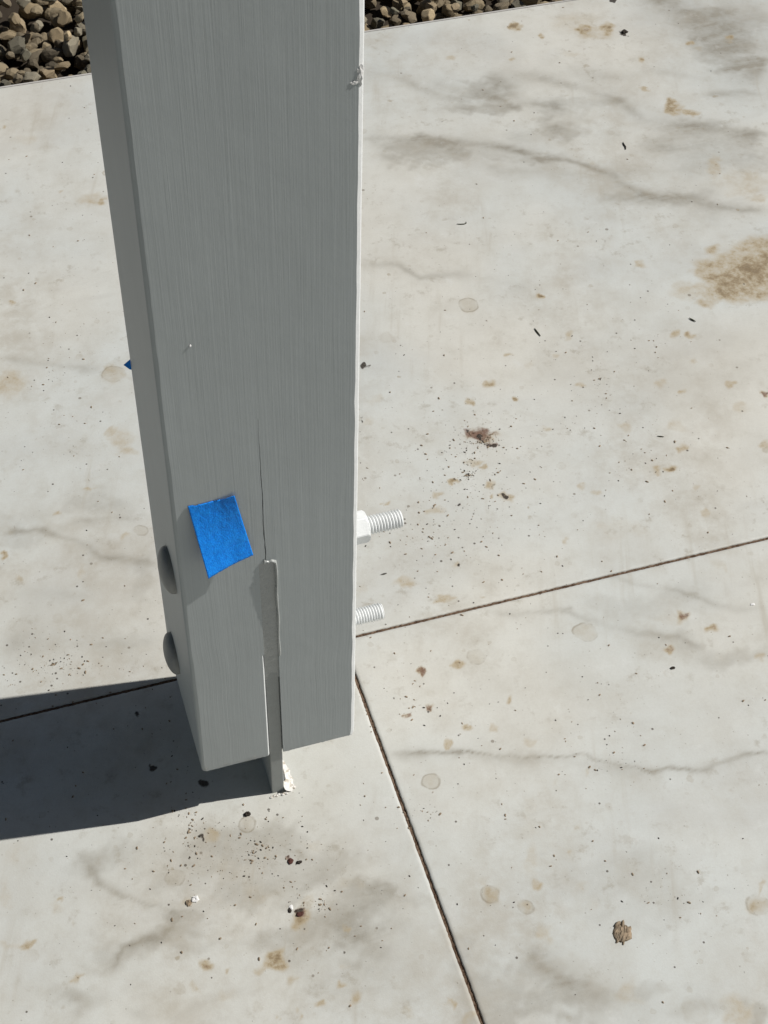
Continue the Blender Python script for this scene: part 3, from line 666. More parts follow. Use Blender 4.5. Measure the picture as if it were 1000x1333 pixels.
def axis_lines(a, b, lo, hi, step):
    l = [a]; lo, hi = max(a, lo), min(b, hi)
    if hi > lo:
        l += list(np.linspace(lo, hi, max(2, int((hi-lo)/step)))); 
    l.append(b); r = [l[0]]
    for v in l[1:]:
        if v-r[-1] > 1e-5: r.append(v)
    return np.array(r)
def tile(cx0, cy0, visible):
    g = JW/2; c = .0009; x0, x1, y0, y1 = cx0+g, cx0+TS-g, cy0+g, cy0+TS-g
    if y1 > EDGE_Y-.01: y1 = EDGE_Y
    st = .0025 if visible else .6
    xs = axis_lines(x0+c, x1-c, -.26, 1.16, st) if visible else np.array([x0+c, x1-c])
    ys = axis_lines(y0+c, y1-c, -.36, 1.25, st) if visible else np.array([y0+c, y1-c])
    nx, ny = len(xs), len(ys)
    XX, YY = np.meshgrid(xs, ys); top = np.stack([XX.ravel(), YY.ravel(), np.zeros(nx*ny)], 1)
    ii = np.arange((nx-1)*(ny-1)); a = (ii//(nx-1))*nx+ii % (nx-1)
    F = np.stack([a, a+1, a+nx+1, a+nx], 1)
    # outer rim: bevel and sides
    rim = np.concatenate([np.arange(nx), np.arange(1, ny)*nx+nx-1, (ny-1)*nx+np.arange(nx-2, -1, -1), np.arange(ny-2, 0, -1)*nx])
    rv = top[rim]; bev = rv.copy()
    cxm, cym = (x0+x1)/2, (y0+y1)/2
    bev[:, 0] = np.where(abs(rv[:, 0]-(x0+c)) < 1e-6, x0, np.where(abs(rv[:, 0]-(x1-c)) < 1e-6, x1, rv[:, 0]))
    bev[:, 1] = np.where(abs(rv[:, 1]-(y0+c)) < 1e-6, y0, np.where(abs(rv[:, 1]-(y1-c)) < 1e-6, y1, rv[:, 1]))
    # tiny chips along the cut edges
    jit = np.array([.0005*mnoise.noise(Vector((p[0]*420, p[1]*420, 1.5))) for p in bev]); sgn = np.stack([np.sign(cxm-bev[:, 0]), np.sign(cym-bev[:, 1])], 1)
    onx = (abs(bev[:, 0]-x0) < 1e-6) | (abs(bev[:, 0]-x1) < 1e-6); ony = (abs(bev[:, 1]-y0) < 1e-6) | (abs(bev[:, 1]-y1) < 1e-6)
    bev[:, 0] += np.where(onx, sgn[:, 0]*jit, 0); bev[:, 1] += np.where(ony, sgn[:, 1]*jit, 0)
    bev[:, 2] = -c*.8; low = bev.copy(); low[:, 2] = -.020
    nt_ = nx*ny; m = len(rim); k = np.arange(m); k2 = (k+1) % m
    F = np.concatenate([F, np.stack([rim[k], nt_+k, nt_+k2, rim[k2]], 1), np.stack([nt_+k, nt_+m+k, nt_+m+k2, nt_+k2], 1)])
    V = np.concatenate([top, bev, low]).astype(np.float32)
    me = bpy.data.meshes.new('tile'); me.vertices.add(len(V)); me.vertices.foreach_set('co', V.ravel())
    me.loops.add(F.size); me.loops.foreach_set('vertex_index', F.astype(np.int32).ravel()); me.polygons.add(len(F))
    me.polygons.foreach_set('loop_start', np.arange(0, F.size, 4, dtype=np.int32)); me.polygons.foreach_set('loop_total', np.full(len(F), 4, np.int32))
    me.update(calc_edges=True)
    if visible: A, B = marks(V[:, :2].astype(np.float64))
    else: A = np.zeros((len(V), 3)); B = np.zeros((len(V), 3)); B[:, 1] = 1; B[:, 0] = .1
    for nm, C in (('marks_a', A), ('marks_b', B)):
        at = me.attributes.new(nm, 'FLOAT_COLOR', 'POINT'); at.data.foreach_set('color', np.concatenate([C, np.ones((len(C), 1))], 1).astype(np.float32).ravel())
    return link('tile', me, M_TILE, patio)
for i in range(-3, 4):
    for j in range(-4, 1):
        tile(JX+i*TS, JY+j*TS, i in (-1, 0) and j in (-1, 0))
# edging strip along the gravel
bm = bmesh.new(); bm_box(bm, JX-3*TS, JX+4*TS, EDGE_Y+.0012, EDGE_Y+.0042, -.07, -.0006)
from_bm('edge_strip', bm, M_TRIM, patio)

# ------------------------------------------------------------------ gravel
rg = random.Random(11)
def stone_mesh(seed):
    r = random.Random(seed); bm = bmesh.new(); bmesh.ops.create_icosphere(bm, subdivisions=3, radius=1)
    sc = (r.uniform(.85, 1.25), r.uniform(.65, .95), r.uniform(.5, .8)); off = Vector((seed*3.1, seed*1.7, seed*.9))
    pl = [(Vector((r.gauss(0, 1), r.gauss(0, 1), r.gauss(0, 1))).normalized(), r.uniform(.48, .78)) for _ in range(13)]
    for v in bm.verts:
        d = v.co.normalized(); q = d*(1+.20*mnoise.noise(d*1.3+off))
        for n, k in pl:
            e = q.dot(n)-k
            if e > 0: q = q-n*e*.98
        q += d*(.07*mnoise.noise(d*3.5+off)+.035*mnoise.noise(d*9+off))
        v.co = Vector((q.x*sc[0], q.y*sc[1], q.z*sc[2]))
    me = bpy.data.meshes.new('stone'); bm.to_mesh(me); bm.free(); me.materials.append(M_STONE)
    for f in me.polygons: f.use_smooth = True
    me.set_sharp_from_angle(angle=math.radians(24))
    return me
SM = [stone_mesh(100+k) for k in range(18)]
bm = bmesh.new(); bm_box(bm, JX-3*TS, JX+4*TS, EDGE_Y+.006, EDGE_Y+2.2, -.085, -.062)
gravel_bed = from_bm('gravel_bed', bm, M_SOIL); tag(gravel_bed, kind='structure')
spots = []
def scatter(x0, x1, y0, y1, n, z, smin, smax, dmin):
    out = []; tries = 0
    while len(out) < n and tries < n*60:
        tries += 1; x, y = rg.uniform(x0, x1), rg.uniform(y0, y1); s = rg.uniform(smin, smax)**1.0
        if any((x-a)**2+(y-b)**2 < ((s+c)*dmin)**2 for a, b, c, *_ in out): continue
        out.append((x, y, s, z+rg.uniform(-.006, .006)))
    return out
near = []
def far_row(y): return y
# bottom layer, middle layer, top layer
vis = scatter(-.10, .86, EDGE_Y+.020, EDGE_Y+.27, 150, -.030, .012, .021, .80) + scatter(-.10, .86, EDGE_Y+.013, EDGE_Y+.27, 150, -.012, .008, .0145, .95)
for x, y, s, z in vis:
    if y-s*1.15 < EDGE_Y+.005: y = EDGE_Y+.005+s*1.15
    o = bpy.data.objects.new('stone', rg.choice(SM)); COL.objects.link(o); o.parent = gravel_bed
    o.location = (x, y, z-.002); o.rotation_euler = (rg.uniform(-.5, .5), rg.uniform(-.5, .5), rg.uniform(0, 6.28)); o.scale = (s, s, s)
# the rest of the bed, joined
def joined_stones(name, lst, res=None):
    vs, fs, n = [], [], 0
    low = []
    for k in range(6):
        b = bmesh.new(); bmesh.ops.create_icosphere(b, subdivisions=2, radius=1); r = random.Random(k)
        pl = [(Vector((r.gauss(0,1), r.gauss(0,1), r.gauss(0,1))).normalized(), r.uniform(.55, .85)) for _ in range(8)]
        P = []
        for v in b.verts:
            q = v.co.copy()
            for nn, kk in pl:
                e = q.dot(nn)-kk
                if e > 0: q = q-nn*e*.9
            P.append((q.x, q.y*.8, q.z*.65))
        b.verts.index_update(); low.append((np.array(P), np.array([[v.index for v in f.verts] for f in b.faces]))); b.free()
    for x, y, s, z in lst:
        P, F = low[rg.randrange(6)]; a = rg.uniform(0, 6.28); ca, sa = math.cos(a), math.sin(a)
        Q = np.stack([P[:, 0]*ca-P[:, 1]*sa, P[:, 0]*sa+P[:, 1]*ca, P[:, 2]], 1)*s+np.array([x, y, z]); vs.append(Q); fs.append(F+n); n += len(Q)
    V = np.concatenate(vs); F = np.concatenate(fs)
    o = pyd(name, V, F.tolist(), M_GRAVEL, gravel_bed); tag(o, kind='stuff'); return o
t = NT('loose_gravel'); P = t.coord(); c1 = t.sep(t.vor(P, 26, 'Color'))
rp = t.n('ShaderNodeValToRGB'); t.l(c1[0], rp.inputs[0]); rp.color_ramp.elements[0].color = (.07, .06, .045, 1); rp.color_ramp.elements[1].color = (.34, .27, .17, 1)
M_GRAVEL = t.base(t.mix(t.math('MULTIPLY', t.noise(P, 240, 4), .5), rp.outputs[0], (.12, .10, .07)), .9, t.bump(t.noise(P, 200, 4), .5, .003), .2)
rest = []
for k in range(5200):
    x, y, s = rg.uniform(-1.2, 2.1), rg.uniform(EDGE_Y+.02, EDGE_Y+.95), rg.uniform(.009, .019)
    inn = -.10 < x < .86 and y < EDGE_Y+.19
    z = rg.uniform(-.052, -.036) if inn else rg.uniform(-.05, -.014)
    rest.append((x, max(y, EDGE_Y+.006+s), s, z))
joined_stones('loose_gravel', rest)

# ------------------------------------------------------------------ the post
post = empty('wooden_post', (0, 0, 0))
tag(post, 'grey painted square timber post with a slotted foot held above the pale tiles', 'post')
def rounded_prism(x0, x1, y0, y1, z0, z1, r, seg=4):
    pts = []
    for cx, cy, a0 in ((x1-r, y0+r, -90), (x1-r, y1-r, 0), (x0+r, y1-r, 90), (x0+r, y0+r, 180)):
        for k in range(seg+1):
            a = math.radians(a0+(90*k/seg if seg != 2 else (0, 45, 90)[k])); rr = r if k != 1 or seg != 2 else r*.80; pts.append((cx+rr*math.cos(a), cy+rr*math.sin(a)))
    bm = bmesh.new(); lo = [bm.verts.new((*p, z0)) for p in pts]; hi = [bm.verts.new((*p, z1)) for p in pts]
    n = len(pts)
    for k in range(n): bm.faces.new((lo[k], lo[(k+1) % n], hi[(k+1) % n], hi[k]))
    bm.faces.new(lo[::-1]); bm.faces.new(hi); return bm
def worn_prism():
    bm = bmesh.new(); zs = list(np.arange(HB, 1.05, .010))+[1.3, 1.8, HT]; prev = None
    for z in zs:
        ring = []
        for q, (cx, cy, sx, sy) in enumerate(((W, 0, -1, 1), (W, DP, -1, -1), (0, DP, 1, -1), (0, 0, 1, 1))):
            r = .0040+(.0011 if q > 1 else .0004)*mnoise.noise(Vector((q*7.3, 0, z*9)))+.0007*mnoise.noise(Vector((q*3.1, 5, z*42)))
            if q > 1: r *= .70
            if z < HB+.005: r += .0010
            a = (cx, cy+sy*r); c = (cx+sx*r, cy); m = (cx+sx*r*.36, cy+sy*r*.36)
            for p in ((c, m, a) if q in (0, 2) else (a, m, c)): ring.append(bm.verts.new((*p, z+(.0012*mnoise.noise(Vector((p[0]*90, p[1]*90, 2))) if z == zs[0] else 0))))
        if prev:
            for k in range(12): bm.faces.new((prev[k], prev[(k+1) % 12], ring[(k+1) % 12], ring[k]))
        else: first = ring
        prev = ring
    bm.faces.new(first[::-1]); bm.faces.new(prev); bmesh.ops.recalc_face_normals(bm, faces=bm.faces); return bm
timber = from_bm('timber', worn_prism(), M_PAINT)
def cutter(bm):
    bmesh.ops.recalc_face_normals(bm, faces=bm.faces)
    me = bpy.data.meshes.new('cut'); bm.to_mesh(me); bm.free(); o = bpy.data.objects.new('cut', me); COL.objects.link(o); return o
def prism(poly, z0, z1):
    bm = bmesh.new(); lo = [bm.verts.new((*p, z0)) for p in poly]; hi = [bm.verts.new((*p, z1)) for p in poly]; n = len(poly)
    for k in range(n): bm.faces.new((lo[k], lo[(k+1) % n], hi[(k+1) % n], hi[k]))
    bm.faces.new(lo[::-1]); bm.faces.new(hi); return bm
# sawn slot: its left arris is eased to a narrow slope below the caulk
cuts = [cutter(prism([(SX0-.0015-.00075, -.0010), (SX1, -.0010), (SX1, DP+.01), (SX0, DP+.01), (SX0, .0020)], HB-.01, FILL_Z+.006)),
        cutter(prism([(SX0, -.0013), (SX1, -.0013), (SX1, DP+.012), (SX0, DP+.012)], FILL_Z-.015, SLOT_TOP))]
# drying crack that runs up from the slot
bm = bmesh.new(); ring = []
cz = []
for k in range(34):
    q = k/33; cz.append((.3300+.160*q, .0664+.0006*mnoise.noise(Vector((q*5, 1, 0)))+.00035*mnoise.noise(Vector((q*31, 4, 0))), max(.00010, .00042*(1-q**2.2)*(1+.6*mnoise.noise(Vector((q*19, 8, 0)))))))
for z, x, h in cz: ring.append([bm.verts.new(c) for c in ((x-h, -.001, z), (x+h, -.001, z), (x+h*.3, .006, z), (x-h*.3, .006, z))])
for a, b in zip(ring, ring[1:]):
    for k in range(4): bm.faces.new((a[k], a[(k+1) % 4], b[(k+1) % 4], b[k]))
bm.faces.new(ring[0][::-1]); bm.faces.new(ring[-1]); cuts.append(cutter(bm))
for c in cuts:
    md = timber.modifiers.new('b', 'BOOLEAN'); md.operation = 'DIFFERENCE'; md.object = c; md.solver = 'EXACT'
dg = bpy.context.evaluated_depsgraph_get(); dg.update()
me2 = bpy.data.meshes.new_from_object(timber.evaluated_get(dg)); timber.modifiers.clear(); timber.data = me2; timber.parent = post
# white on sun-facing faces: sunlit arris and slot edge put into the colour
me2.materials.clear(); me2.materials.append(M_PAINT); me2.materials.append(M_SUNLIT)
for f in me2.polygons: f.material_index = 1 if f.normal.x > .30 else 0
for c in cuts: bpy.data.objects.remove(c, do_unlink=True)

# added canopy out of view, put in to cut blue skylight in the shadow
M_BOARD = mat_smooth('sky_blocker_boards', (.115, .085, .060), .7, .2, .3)
RX0, RX1, RY0, RY1 = -4.6, 1.45, -4.2, 2.60
sky_blocker = empty('added_sky_blocker', (0, 0, HT)); tag(sky_blocker, 'added unseen blocker of blue skylight, dark boarded canopy above the post', 'sky_blocker')
def part_box(name, mat, parent, *c):
    bm = bmesh.new(); bm_box(bm, *c); bmesh.ops.translate(bm, verts=bm.verts, vec=(0, 0, -HT)); return from_bm(name, bm, mat, parent)
part_box('blocker_beam', M_PAINT, sky_blocker, .002, W-.002, RY0, RY1, HT+.001, HT+.22)
for k in range(9): part_box('blocker_rafter', M_PAINT, sky_blocker, RX0, RX1, RY0+.05+k*.78, RY0+.09+k*.78, HT+.222, HT+.36)
for k in range(42): part_box('blocker_board', M_BOARD, sky_blocker, RX0+k*.1434, RX0+k*.1434+.1404, RY0, RY1, HT+.362, HT+.384)
part_box('blocker_sheet', M_BOARD, sky_blocker, RX0, RX1, RY0, RY1, HT+.386, HT+.40)

# steel plate standing in the slot, bare foot on the tile
bm = bmesh.new(); bm_box(bm, PX0, PX1, -.0001+.0020, DP-.002, -.004, SLOT_TOP-.004)
bmesh.ops.bevel(bm, geom=[e for e in bm.edges if abs((e.verts[0].co-e.verts[1].co).z) > .1], offset=.0008, segments=2, profile=.5, affect='EDGES')
plate = from_bm('knife_plate', bm, M_STEEL, post)
plate.data.materials.append(M_STEELCHIP)
for f in plate.data.polygons:
    if f.normal.x > .9: f.material_index = 1

# caulk that fills the top of the slot and stands up as a bead along its right side
nu, nv = 9, 60; v = []
for j in range(nv):
    s = j/(nv-1); z = FILL_Z-.032 + (SLOT_TOP+.0006-FILL_Z+.032)*s
    for i in range(nu):
        u = i/(nu-1); x = SX0+.00005+(SX1-SX0-.0001)*u
        hump = .00016*mnoise.noise(Vector((u*3, s*14, 2)))+.00010*mnoise.noise(Vector((u*8, s*60, 7)))
        e = min(1, s/.45); e = e*e*(3-2*e)
        y = .0019-.0016*e+hump+.0009*max(0, 1-abs(s-.22)/.10)*math.sin(u*3.1+.3)*mnoise.noise(Vector((u*4, s*30, 3)))
        v.append((x, y, z))
n0 = len(v)
v += [(x, .02, z) for x, y, z in v]; f = grid_faces(nu, nv); fb = [tuple(k+n0 for k in q[::-1]) for q in f]
filler = pyd('caulk_filler', v, f+fb, M_CAULK, post, True)
def bead(name, pts, mat, parent):
    # pts: (x, z, half width, height) of a ridge on the front face
    v = []; m = 7
    for k, (x, z, hw, h) in enumerate(pts):
        a = Vector(pts[max(0, k-1)][:2]); b = Vector(pts[min(len(pts)-1, k+1)][:2]); d = (b-a).normalized(); nrm = Vector((d.y, -d.x))
        for i in range(m):
            q = math.pi*i/(m-1); o = -math.cos(q)*hw; v.append((x+nrm.x*o, .0004-math.sin(q)*(h+.0004), z+nrm.y*o))
    return pyd(name, v, grid_faces(m, len(pts)), mat, parent, True)
bp = []
for k in range(9): q = k/8; bp.append((.0655+.0062*q, SLOT_TOP+.0012+.0004*math.sin(q*9), .0010, .0010+.0012*q))
bp.append((.0737, SLOT_TOP-.0002, .0012, .0023))
for k in range(40):
    q = k/39; bp.append((.0740+.0003*math.sin(q*14), SLOT_TOP-.003-(SLOT_TOP-.003-FILL_Z)*q, (.0011+.0002*math.sin(q*23)), .0026*(1-q)**.75+.00032+.00018*mnoise.noise(Vector((q*17, 1, 1)))))
bead('caulk_bead', bp, M_CAULK, post)
bead('caulk_bead', [(.0654, SLOT_TOP+.0045-.0011*k, .0007+.0004*math.sin(k*.6), .0006+.0007*math.sin(k*.55)) for k in range(6)], M_CAULK, post)
# crust of mortar and paint at the foot of the plate
rm_ = random.Random(4); bm = bmesh.new()
for k in range(42):
    u = rm_.random()
    if k < 22: x, y = PX0-.002+u*.016, -.0008-rm_.random()*.0016
    else: x, y = PX1+.001+rm_.random()*.0085, .001+u*.012
    s = rm_.uniform(.0007, .0016); r0 = bmesh.ops.create_icosphere(bm, subdivisions=1, radius=s)
    for q in r0['verts']: q.co = Vector((q.co.x*rm_.uniform(.8, 1.3)+x, q.co.y+y, q.co.z*.7+s*.3))
crust = from_bm('mortar_crumbs', bm, M_MORTAR, post); tag(crust, kind='stuff')
# ragged fillet of white bedding along the right side of the plate
v = []; nu, nv = 8, 34
for j in range(nv):
    y = -.0012+.072*j/(nv-1); wd = .0112*(1-smoothstep(.012, .060, y)*.62)*(.6+.4*smoothstep(-.002, .004, y))*(1+.22*mnoise.noise(Vector((y*210, 1, 4))))
    for i in range(nu):
        u = i/(nu-1); z = .0065*(1-u)**1.7+.0011*mnoise.noise(Vector((u*5, y*330, 2)))*(1-u*.6)+(.0006 if u < 1 else -.0004)
        v.append((PX1-.0002+wd*u, y, z))
pyd('bedding_fillet', v, grid_faces(nu, nv), M_MORTAR, post)

# bolts
def lathe(prof, n, axis_at):
    v = []
    for x, r in prof:
        for k in range(n):
            a = 2*math.pi*k/n; v.append((axis_at[0]+x, axis_at[1]+r*math.cos(a), axis_at[2]+r*math.sin(a)))
    return v, grid_faces(n, len(prof), True)
def bolt(y, z, x_end, nut_x0, ph, dz=0.0):
    hy, hz = y, z; z = z+dz
    rb, pitch, n = .0080, .00255, 40; xs = np.arange(W-.004, x_end, pitch/14); v = []
    for x in xs:
        for k in range(n):
            a = 2*math.pi*k/n; fr = (x/pitch - k/n+ph) % 1.0; tri = abs(fr*2-1); tri = min(1, max(0, (tri-.12)/.72))
            r = rb-.0013*(1-tri)
            e = x_end-x
            if e < .0016: r = min(r, rb-.0016+e*.9)
            v.append((x, y+r*math.cos(a), z+r*math.sin(a)))
    f = grid_faces(n, len(xs), True); m = len(xs)*n; v.append((x_end-.0001, y, z)); f += [(m-n+k, m-n+(k+1) % n, m) for k in range(n)]
    b = pyd('bolt', v, f, M_WHITE, post, True)
    # hexagonal nut with chamfered corners, washer below
    R0 = .0137; nn = 72; prof = [(0, .0105), (0, .0125), (.0010, 9), (.0125, 9), (.0142, .0122), (.0142, .0082)]; v = []
    for px, pr in prof:
        for k in range(nn):
            a = 2*math.pi*k/nn; aa = (a+.30) % (math.pi/3)-math.pi/6; hexr = R0*math.cos(math.pi/6)/math.cos(aa)
            v.append((nut_x0+px, y+min(pr, hexr)*math.cos(a), z+min(pr, hexr)*math.sin(a)))
    nut = pyd('nut', v, grid_faces(nn, len(prof), True), M_WHITE, b)
    vv, ff = lathe([(0, .010), (0, .0190), (.0022, .0190), (.0026, .0186), (.0026, .010)], 40, (W+.0004, y, z))
    pyd('washer', vv, ff, M_WHITE, b)
    # domed head on the other side
    prof = [(.0005, .0195)]+[(-.0016-.0082*math.sin(q), .0195*math.cos(q)) for q in np.linspace(0, math.pi/2-.02, 14)]
    vv, ff = lathe(prof, 44, (0, hy, hz)); pyd('bolt_head', vv, ff, M_HEAD, b, True)
bolt(.045, .2965, .1905, W+.0068, .0)
bolt(.092, .1240, .1935, W+.0032, .4, -.010)

# splinter of torn paint on the right arris, small nib of paint on the face
def chip(name, parent, mat, c, s, seed, fl=1.0, sub=1):
    bm = bmesh.new(); bmesh.ops.create_icosphere(bm, subdivisions=sub, radius=1); r = Vector((seed*1.3, seed*.7, seed*2.1))
    for q in bm.verts:
        d = q.co.normalized(); k = 1+.60*mnoise.noise(d*1.6+r)+.35*mnoise.noise(d*4+r); q.co = Vector((d.x*s[0]*k, d.y*s[1]*k, d.z*s[2]*k))
    o = from_bm(name, bm, mat, parent); o.location = c; return o
chip('paint_splinter', post, M_FLAKE, (.1366, .0006, .750), (.0024, .0010, .0062), 4, 1, 3)
chip('paint_splinter', post, M_FLAKE, (.1334, -.0001, .7455), (.0022, .0004, .0012), 12, 1, 3)
chip('paint_nib', post, M_FLAKE, (.0245, -.0001, .5690), (.0008, .0007, .0009), 5)

# flaking paint along the cut foot of the timber
rf = random.Random(17); bm = bmesh.new()
for k in range(60):
    x = rf.choice((rf.uniform(.004, .058), rf.uniform(.076, .136), rf.uniform(.110, .137))); s = rf.uniform(.0004, .0013)
    e = bmesh.ops.create_icosphere(bm, subdivisions=1, radius=s); zz = HB+rf.uniform(-.0004, .0004)
    for q in e['verts']: q.co = Vector((q.co.x*rf.uniform(.9, 1.9)+x, q.co.y*.5+.0004, q.co.z*.7+zz))
pf = from_bm('flaking_paint', bm, M_PAINT, post); tag(pf, kind='stuff')

# ------------------------------------------------------------------ blue tape
def tape_mesh(name, corners, lift, nu, nv, mat, parent=None, origin=(0, 0, 0)):
    TL, TR, BR, BL = [np.array(c) for c in corners]; v = []
    for j in range(nv):
        t_ = j/(nv-1)
        for i in range(nu):
            s = i/(nu-1); p = (TL*(1-s)+TR*s)*(1-t_)+(BL*(1-s)+BR*s)*t_
            rag = .0011*mnoise.noise(Vector((s*9, 3, 0)))+.0008*mnoise.noise(Vector((s*23, 9, 0)))
            z = p[1]+(rag if j == 0 else .0)+(rag*.5 if j == nv-1 else 0)+(-.0022*math.sin(s*3.14) if j == 0 else 0)
            v.append((p[0]-origin[0], -lift(s, t_)-origin[1], z-origin[2]))
    n = len(v); f = grid_faces(nu, nv); 
    v += [(a, b+.00016, c) for a, b, c in v]; fb = [tuple(k+n for k in q[::-1]) for q in f]
    edge = [i for i in range(nu)]+[j*nu+nu-1 for j in range(1, nv)]+[(nv-1)*nu+i for i in range(nu-2, -1, -1)]+[j*nu for j in range(nv-2, 0, -1)]
    fe = [(edge[k], edge[(k+1) % len(edge)], edge[(k+1) % len(edge)]+n, edge[k]+n) for k in range(len(edge))]
    return pyd(name, v, [q[::-1] for q in f]+[q[::-1] for q in fb]+fe, mat, parent, True)
def lift(s, t_):
    base_ = .0005
    curl = .0150*t_**1.1*(1-s)+.0046*t_**1.6*s-.0012*math.sin(math.pi*s)*t_
    corner = .0019*max(0, (s-.52)/.48)*max(0, 1-t_/.36)**.7
    return base_+curl+corner+.00035*mnoise.noise(Vector((s*4, t_*5, 1)))+.0002*mnoise.noise(Vector((s*11, t_*13, 4)))
org = (.0345, 0, .372)
tp = tape_mesh('blue_tape', [(.0118, .4172), (.0458, .4200), (.0563, .3528), (.0192, .3500)], lift, 40, 48, M_TAPE, None, org); tp.location = org
tag(tp, 'square scrap of bright blue masking tape stuck on the front of the grey post', 'tape')
v = [(-.0050, 0, .002), (.0050, 0, .010), (.0105, 0, .002), (.009, 0, -.009), (-.001, 0, -.0035)]
v = v+[(a, b+.0004, c) for a, b, c in v]
sc = pyd('blue_tape', v, [(4,3,2,1,0), (5,6,7,8,9)]+[(k, (k+1) % 5, (k+1) % 5+5, k+5) for k in range(5)], M_TAPE); sc.location = (0, DP+.0004, .4310)
tag(sc, 'dark torn corner of blue tape poking out behind the left edge of the post', 'tape')

# ------------------------------------------------------------------ litter on the tiles
def twig(name, pts, r, mat, label, cat, group=None):
    P = [Vector((p[0], p[1], min(p[2], r*.95))) for p in pts]; o0 = P[0]*.5+P[-1]*.5; v = []; m = 6
    for k, p in enumerate(P):
        d = (P[min(k+1, len(P)-1)]-P[max(k-1, 0)]).normalized(); s = d.cross(Vector((0, 0, 1))).normalized(); u = s.cross(d); q = r*(.45 if k in (0, len(P)-1) else 1)
        for i in range(m): a = 2*math.pi*i/m; v.append(p+s*q*math.cos(a)+u*q*.8*math.sin(a)-o0)
    f = grid_faces(m, len(P), True)+[tuple(range(m)), tuple(range(len(v)-1, len(v)-m-1, -1))]
    o = pyd(name, v, f, mat, None, True); o.location = o0; return tag(o, label, cat, group)
twig('dead_needle', [(.5222,.5278,.0016),(.5226,.5230,.0020),(.5233,.5180,.0019),(.5240,.5128,.0014)], .0009, M_NEEDLE, 'dark thin needle lying on the bare tile right of the post, beside no stain', 'needle')
twig('wood_chip', [(.7078,.4932,.0016),(.7100,.4892,.0018),(.7126,.4852,.0014)], .0011, M_NEEDLE, 'short dark chip on the tile just below the large brown stain', 'wood chip')
twig('dead_insect', [(.7710,.8425,.0016),(.7700,.8370,.0026),(.7702,.8320,.0024),(.7680,.8262,.0014)], .0010, M_CRUMB, 'small black insect lying between the grey veins of the far tile', 'insect')
twig('plant_curl', [(.4978,.7390,.0012),(.5020,.7372,.0014),(.5070,.7362,.0014),(.5098,.7372,.0016),(.5104,.7398,.0016)], .0007, M_NEEDLE, 'tiny hooked plant curl below the long grey vein on the far tile', 'plant scrap')
twig('straw_bit', [(.5903,.3228,.0011),(.5935,.3212,.0013),(.5968,.3196,.0011)], .0007, M_NEEDLE, 'short straight dark straw above the two brown dots on the tile', 'straw')
def crumb(name, c, s, mat, label, cat, seed, group=None, sub=2):
    s = (s[0]*.70, s[1]*.70, s[2]*.60); o = chip(name, None, mat, (c[0], c[1], s[2]*.45), s, seed, sub=3); return tag(o, label, cat, group)
crumb('dirt_crumb', (.4750, .0262), (.0034, .0024, .0016), M_CRUMB, 'flat black crumb below the brown ring on the near right tile', 'crumb', 21)
crumb('paint_flake', (.5867, .0758), (.0032, .0022, .0010), M_FLAKE, 'lone white paint flake near the right end of the joint', 'flake', 22)
crumb('paint_flake', (-.0300, -.0816), (.0050, .0038, .0022), M_FLAKE, 'white paint flake lying beside a dark smear on the near left tile', 'flake', 23)
crumb('dirt_crumb', (-.0365, -.0835), (.0032, .0040, .0020), M_DIRT, 'brown crumb touching the white flake on the near left tile', 'crumb', 24)
crumb('paint_flake', (.0480, -.1135), (.0022, .0035, .0010), M_FLAKE, 'white sliver of paint beside the dark red brown crumb', 'flake', 25)
crumb('dirt_crumb', (.0460, -.1160), (.0018, .0034, .0013), M_CRUMB, 'black curved crumb against the white sliver of paint', 'crumb', 26)
crumb('dirt_crumb', (.0535, -.1220), (.0045, .0030, .0019), M_RUSTY, 'dark red brown crumb in a tan stain on the near left tile', 'crumb', 27)
crumb('seed', (.0340, -.0130), (.0042, .0033, .0028), M_CRUMB, 'black seed on the tile in front of the foot of the post', 'seed', 28)
crumb('dirt_crumb', (.0590, -.0700), (.0036, .0038, .0018), M_RUSTY, 'small dark red crumb, left one of a close pair', 'crumb', 29)
crumb('dirt_crumb', (.0660, -.0735), (.0034, .0022, .0018), M_CRUMB, 'small black crumb, right one of a close pair', 'crumb', 30)
crumb('dirt_crumb', (.8800, 1.0918), (.0075, .0050, .0035), M_CRUMB, 'black lump at the end of a row of brown stains near the gravel', 'crumb', 31)
# ridged dropping / clod of dried mud
bm = bmesh.new(); rc = random.Random(9)
for k in range(34):
    a, q = rc.uniform(0, 6.28), math.sqrt(rc.random()); x, y = .0088*q*math.cos(a), .0092*q*math.sin(a); s = rc.uniform(.0011, .0023)
    e = bmesh.ops.create_icosphere(bm, subdivisions=1, radius=s); th = rc.uniform(-.5, .5)+.9
    for vq in e['verts']:
        lx, ly = vq.co.x*1.9, vq.co.y*.7; vq.co = Vector((lx*math.cos(th)-ly*math.sin(th)+x, lx*math.sin(th)+ly*math.cos(th)+y, vq.co.z*.7+s*.2+.0006*(1-q)))
for k in range(3):
    e = bmesh.ops.create_icosphere(bm, subdivisions=2, radius=1)
    for vq in e['verts']:
        d = vq.co.normalized(); q = 1+.22*mnoise.noise(d*2.2+Vector((k, 3, 1))); vq.co = Vector((d.x*.0078*q+(k-1)*.0010, d.y*.0080*q, d.z*.0013*q+.0002))
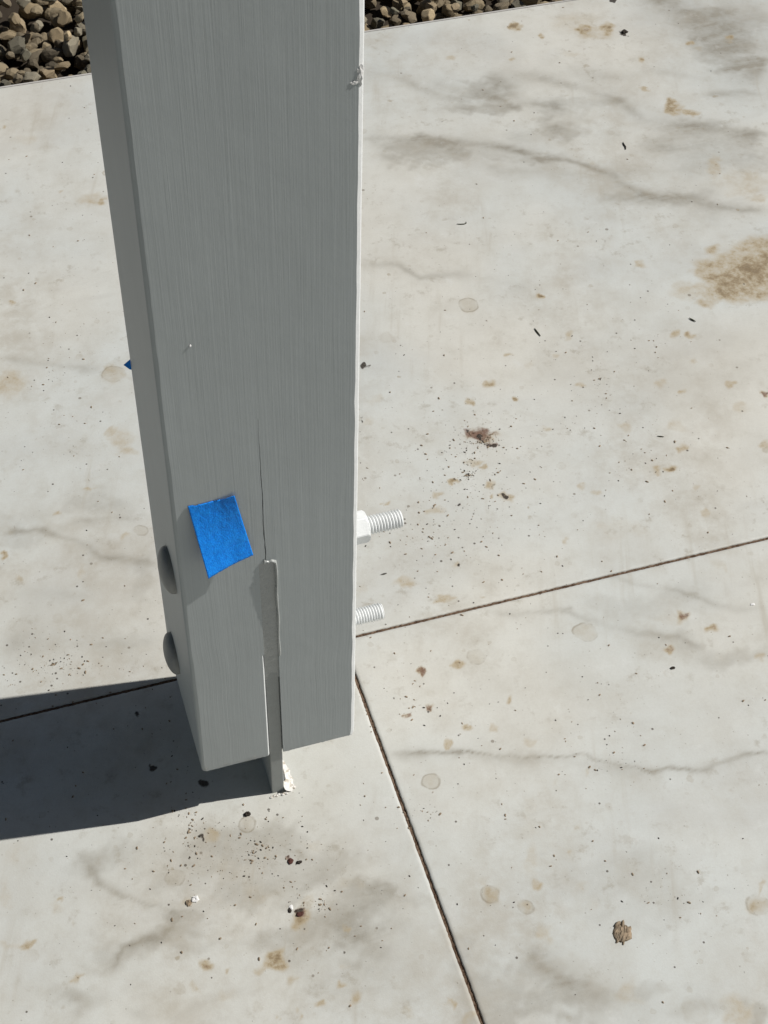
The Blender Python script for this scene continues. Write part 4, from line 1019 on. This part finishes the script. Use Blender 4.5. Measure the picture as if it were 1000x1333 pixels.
o = from_bm('mud_clod', bm, M_DIRT, None, True); o.location = (.3157, -.2199, 0); tag(o, 'round ridged clod of dried brown mud on the near right tile', 'mud clod')

# loose grit: far too many grains to count
rs = np.random.RandomState(8)
ico = bmesh.new(); bmesh.ops.create_icosphere(ico, subdivisions=1, radius=1); ico.verts.index_update()
IP = np.array([v.co[:] for v in ico.verts]); IF = np.array([[v.index for v in f.verts] for f in ico.faces]); ico.free()
def grit(name, mat, cnt, smin, smax):
    V, F, n = [], [], 0
    wts = np.array([abs(g[2]*g[5]-g[3]*g[4])*g[6] for g in GRITS]); wts = wts/wts.sum(); wts = .6*wts+.4*np.array([g[6]**1.5 for g in GRITS])/sum(g[6]**1.5 for g in GRITS)
    wts /= wts.sum()
    for k in range(cnt):
        if rs.rand() < .13: x, y = rs.uniform(-.2, 1.1), rs.uniform(-.33, 1.18)
        else:
            g = GRITS[rs.choice(len(GRITS), p=wts)]; a, q = rs.rand()*6.28, min(2.2, abs(rs.randn())*.85*(1+.6*math.sin(k*.37)))
            x = g[0]+q*(math.cos(a)*g[2]+math.sin(a)*g[4]); y = g[1]+q*(math.cos(a)*g[3]+math.sin(a)*g[5])
        if y > EDGE_Y-.005 or (-.002 < x < W and 0 < y < DP and not y < .0): continue
        s = smin+(smax-smin)*rs.rand()**3.2
        an = rs.rand()*6.28; P = IP*(1+.35*(rs.rand(len(IP), 1)-.5))*np.array([s*rs.uniform(1, 1.9), s*.8, s*.6])
        P = np.stack([P[:, 0]*math.cos(an)-P[:, 1]*math.sin(an)+x, P[:, 0]*math.sin(an)+P[:, 1]*math.cos(an)+y, P[:, 2]+s*.3], 1)
        V.append(P); F.append(IF+n); n += len(P)
    o = pyd(name, np.concatenate(V), np.concatenate(F).tolist(), mat); tag(o, 'dark grit scattered over the pale tiles' if mat is M_CRUMB else 'brown grit scattered over the pale tiles', 'grit', None, 'stuff')
grit('loose_grit', M_CRUMB, 1100, .00022, .0009)
grit('loose_grit', M_DIRT, 1900, .00022, .0013)
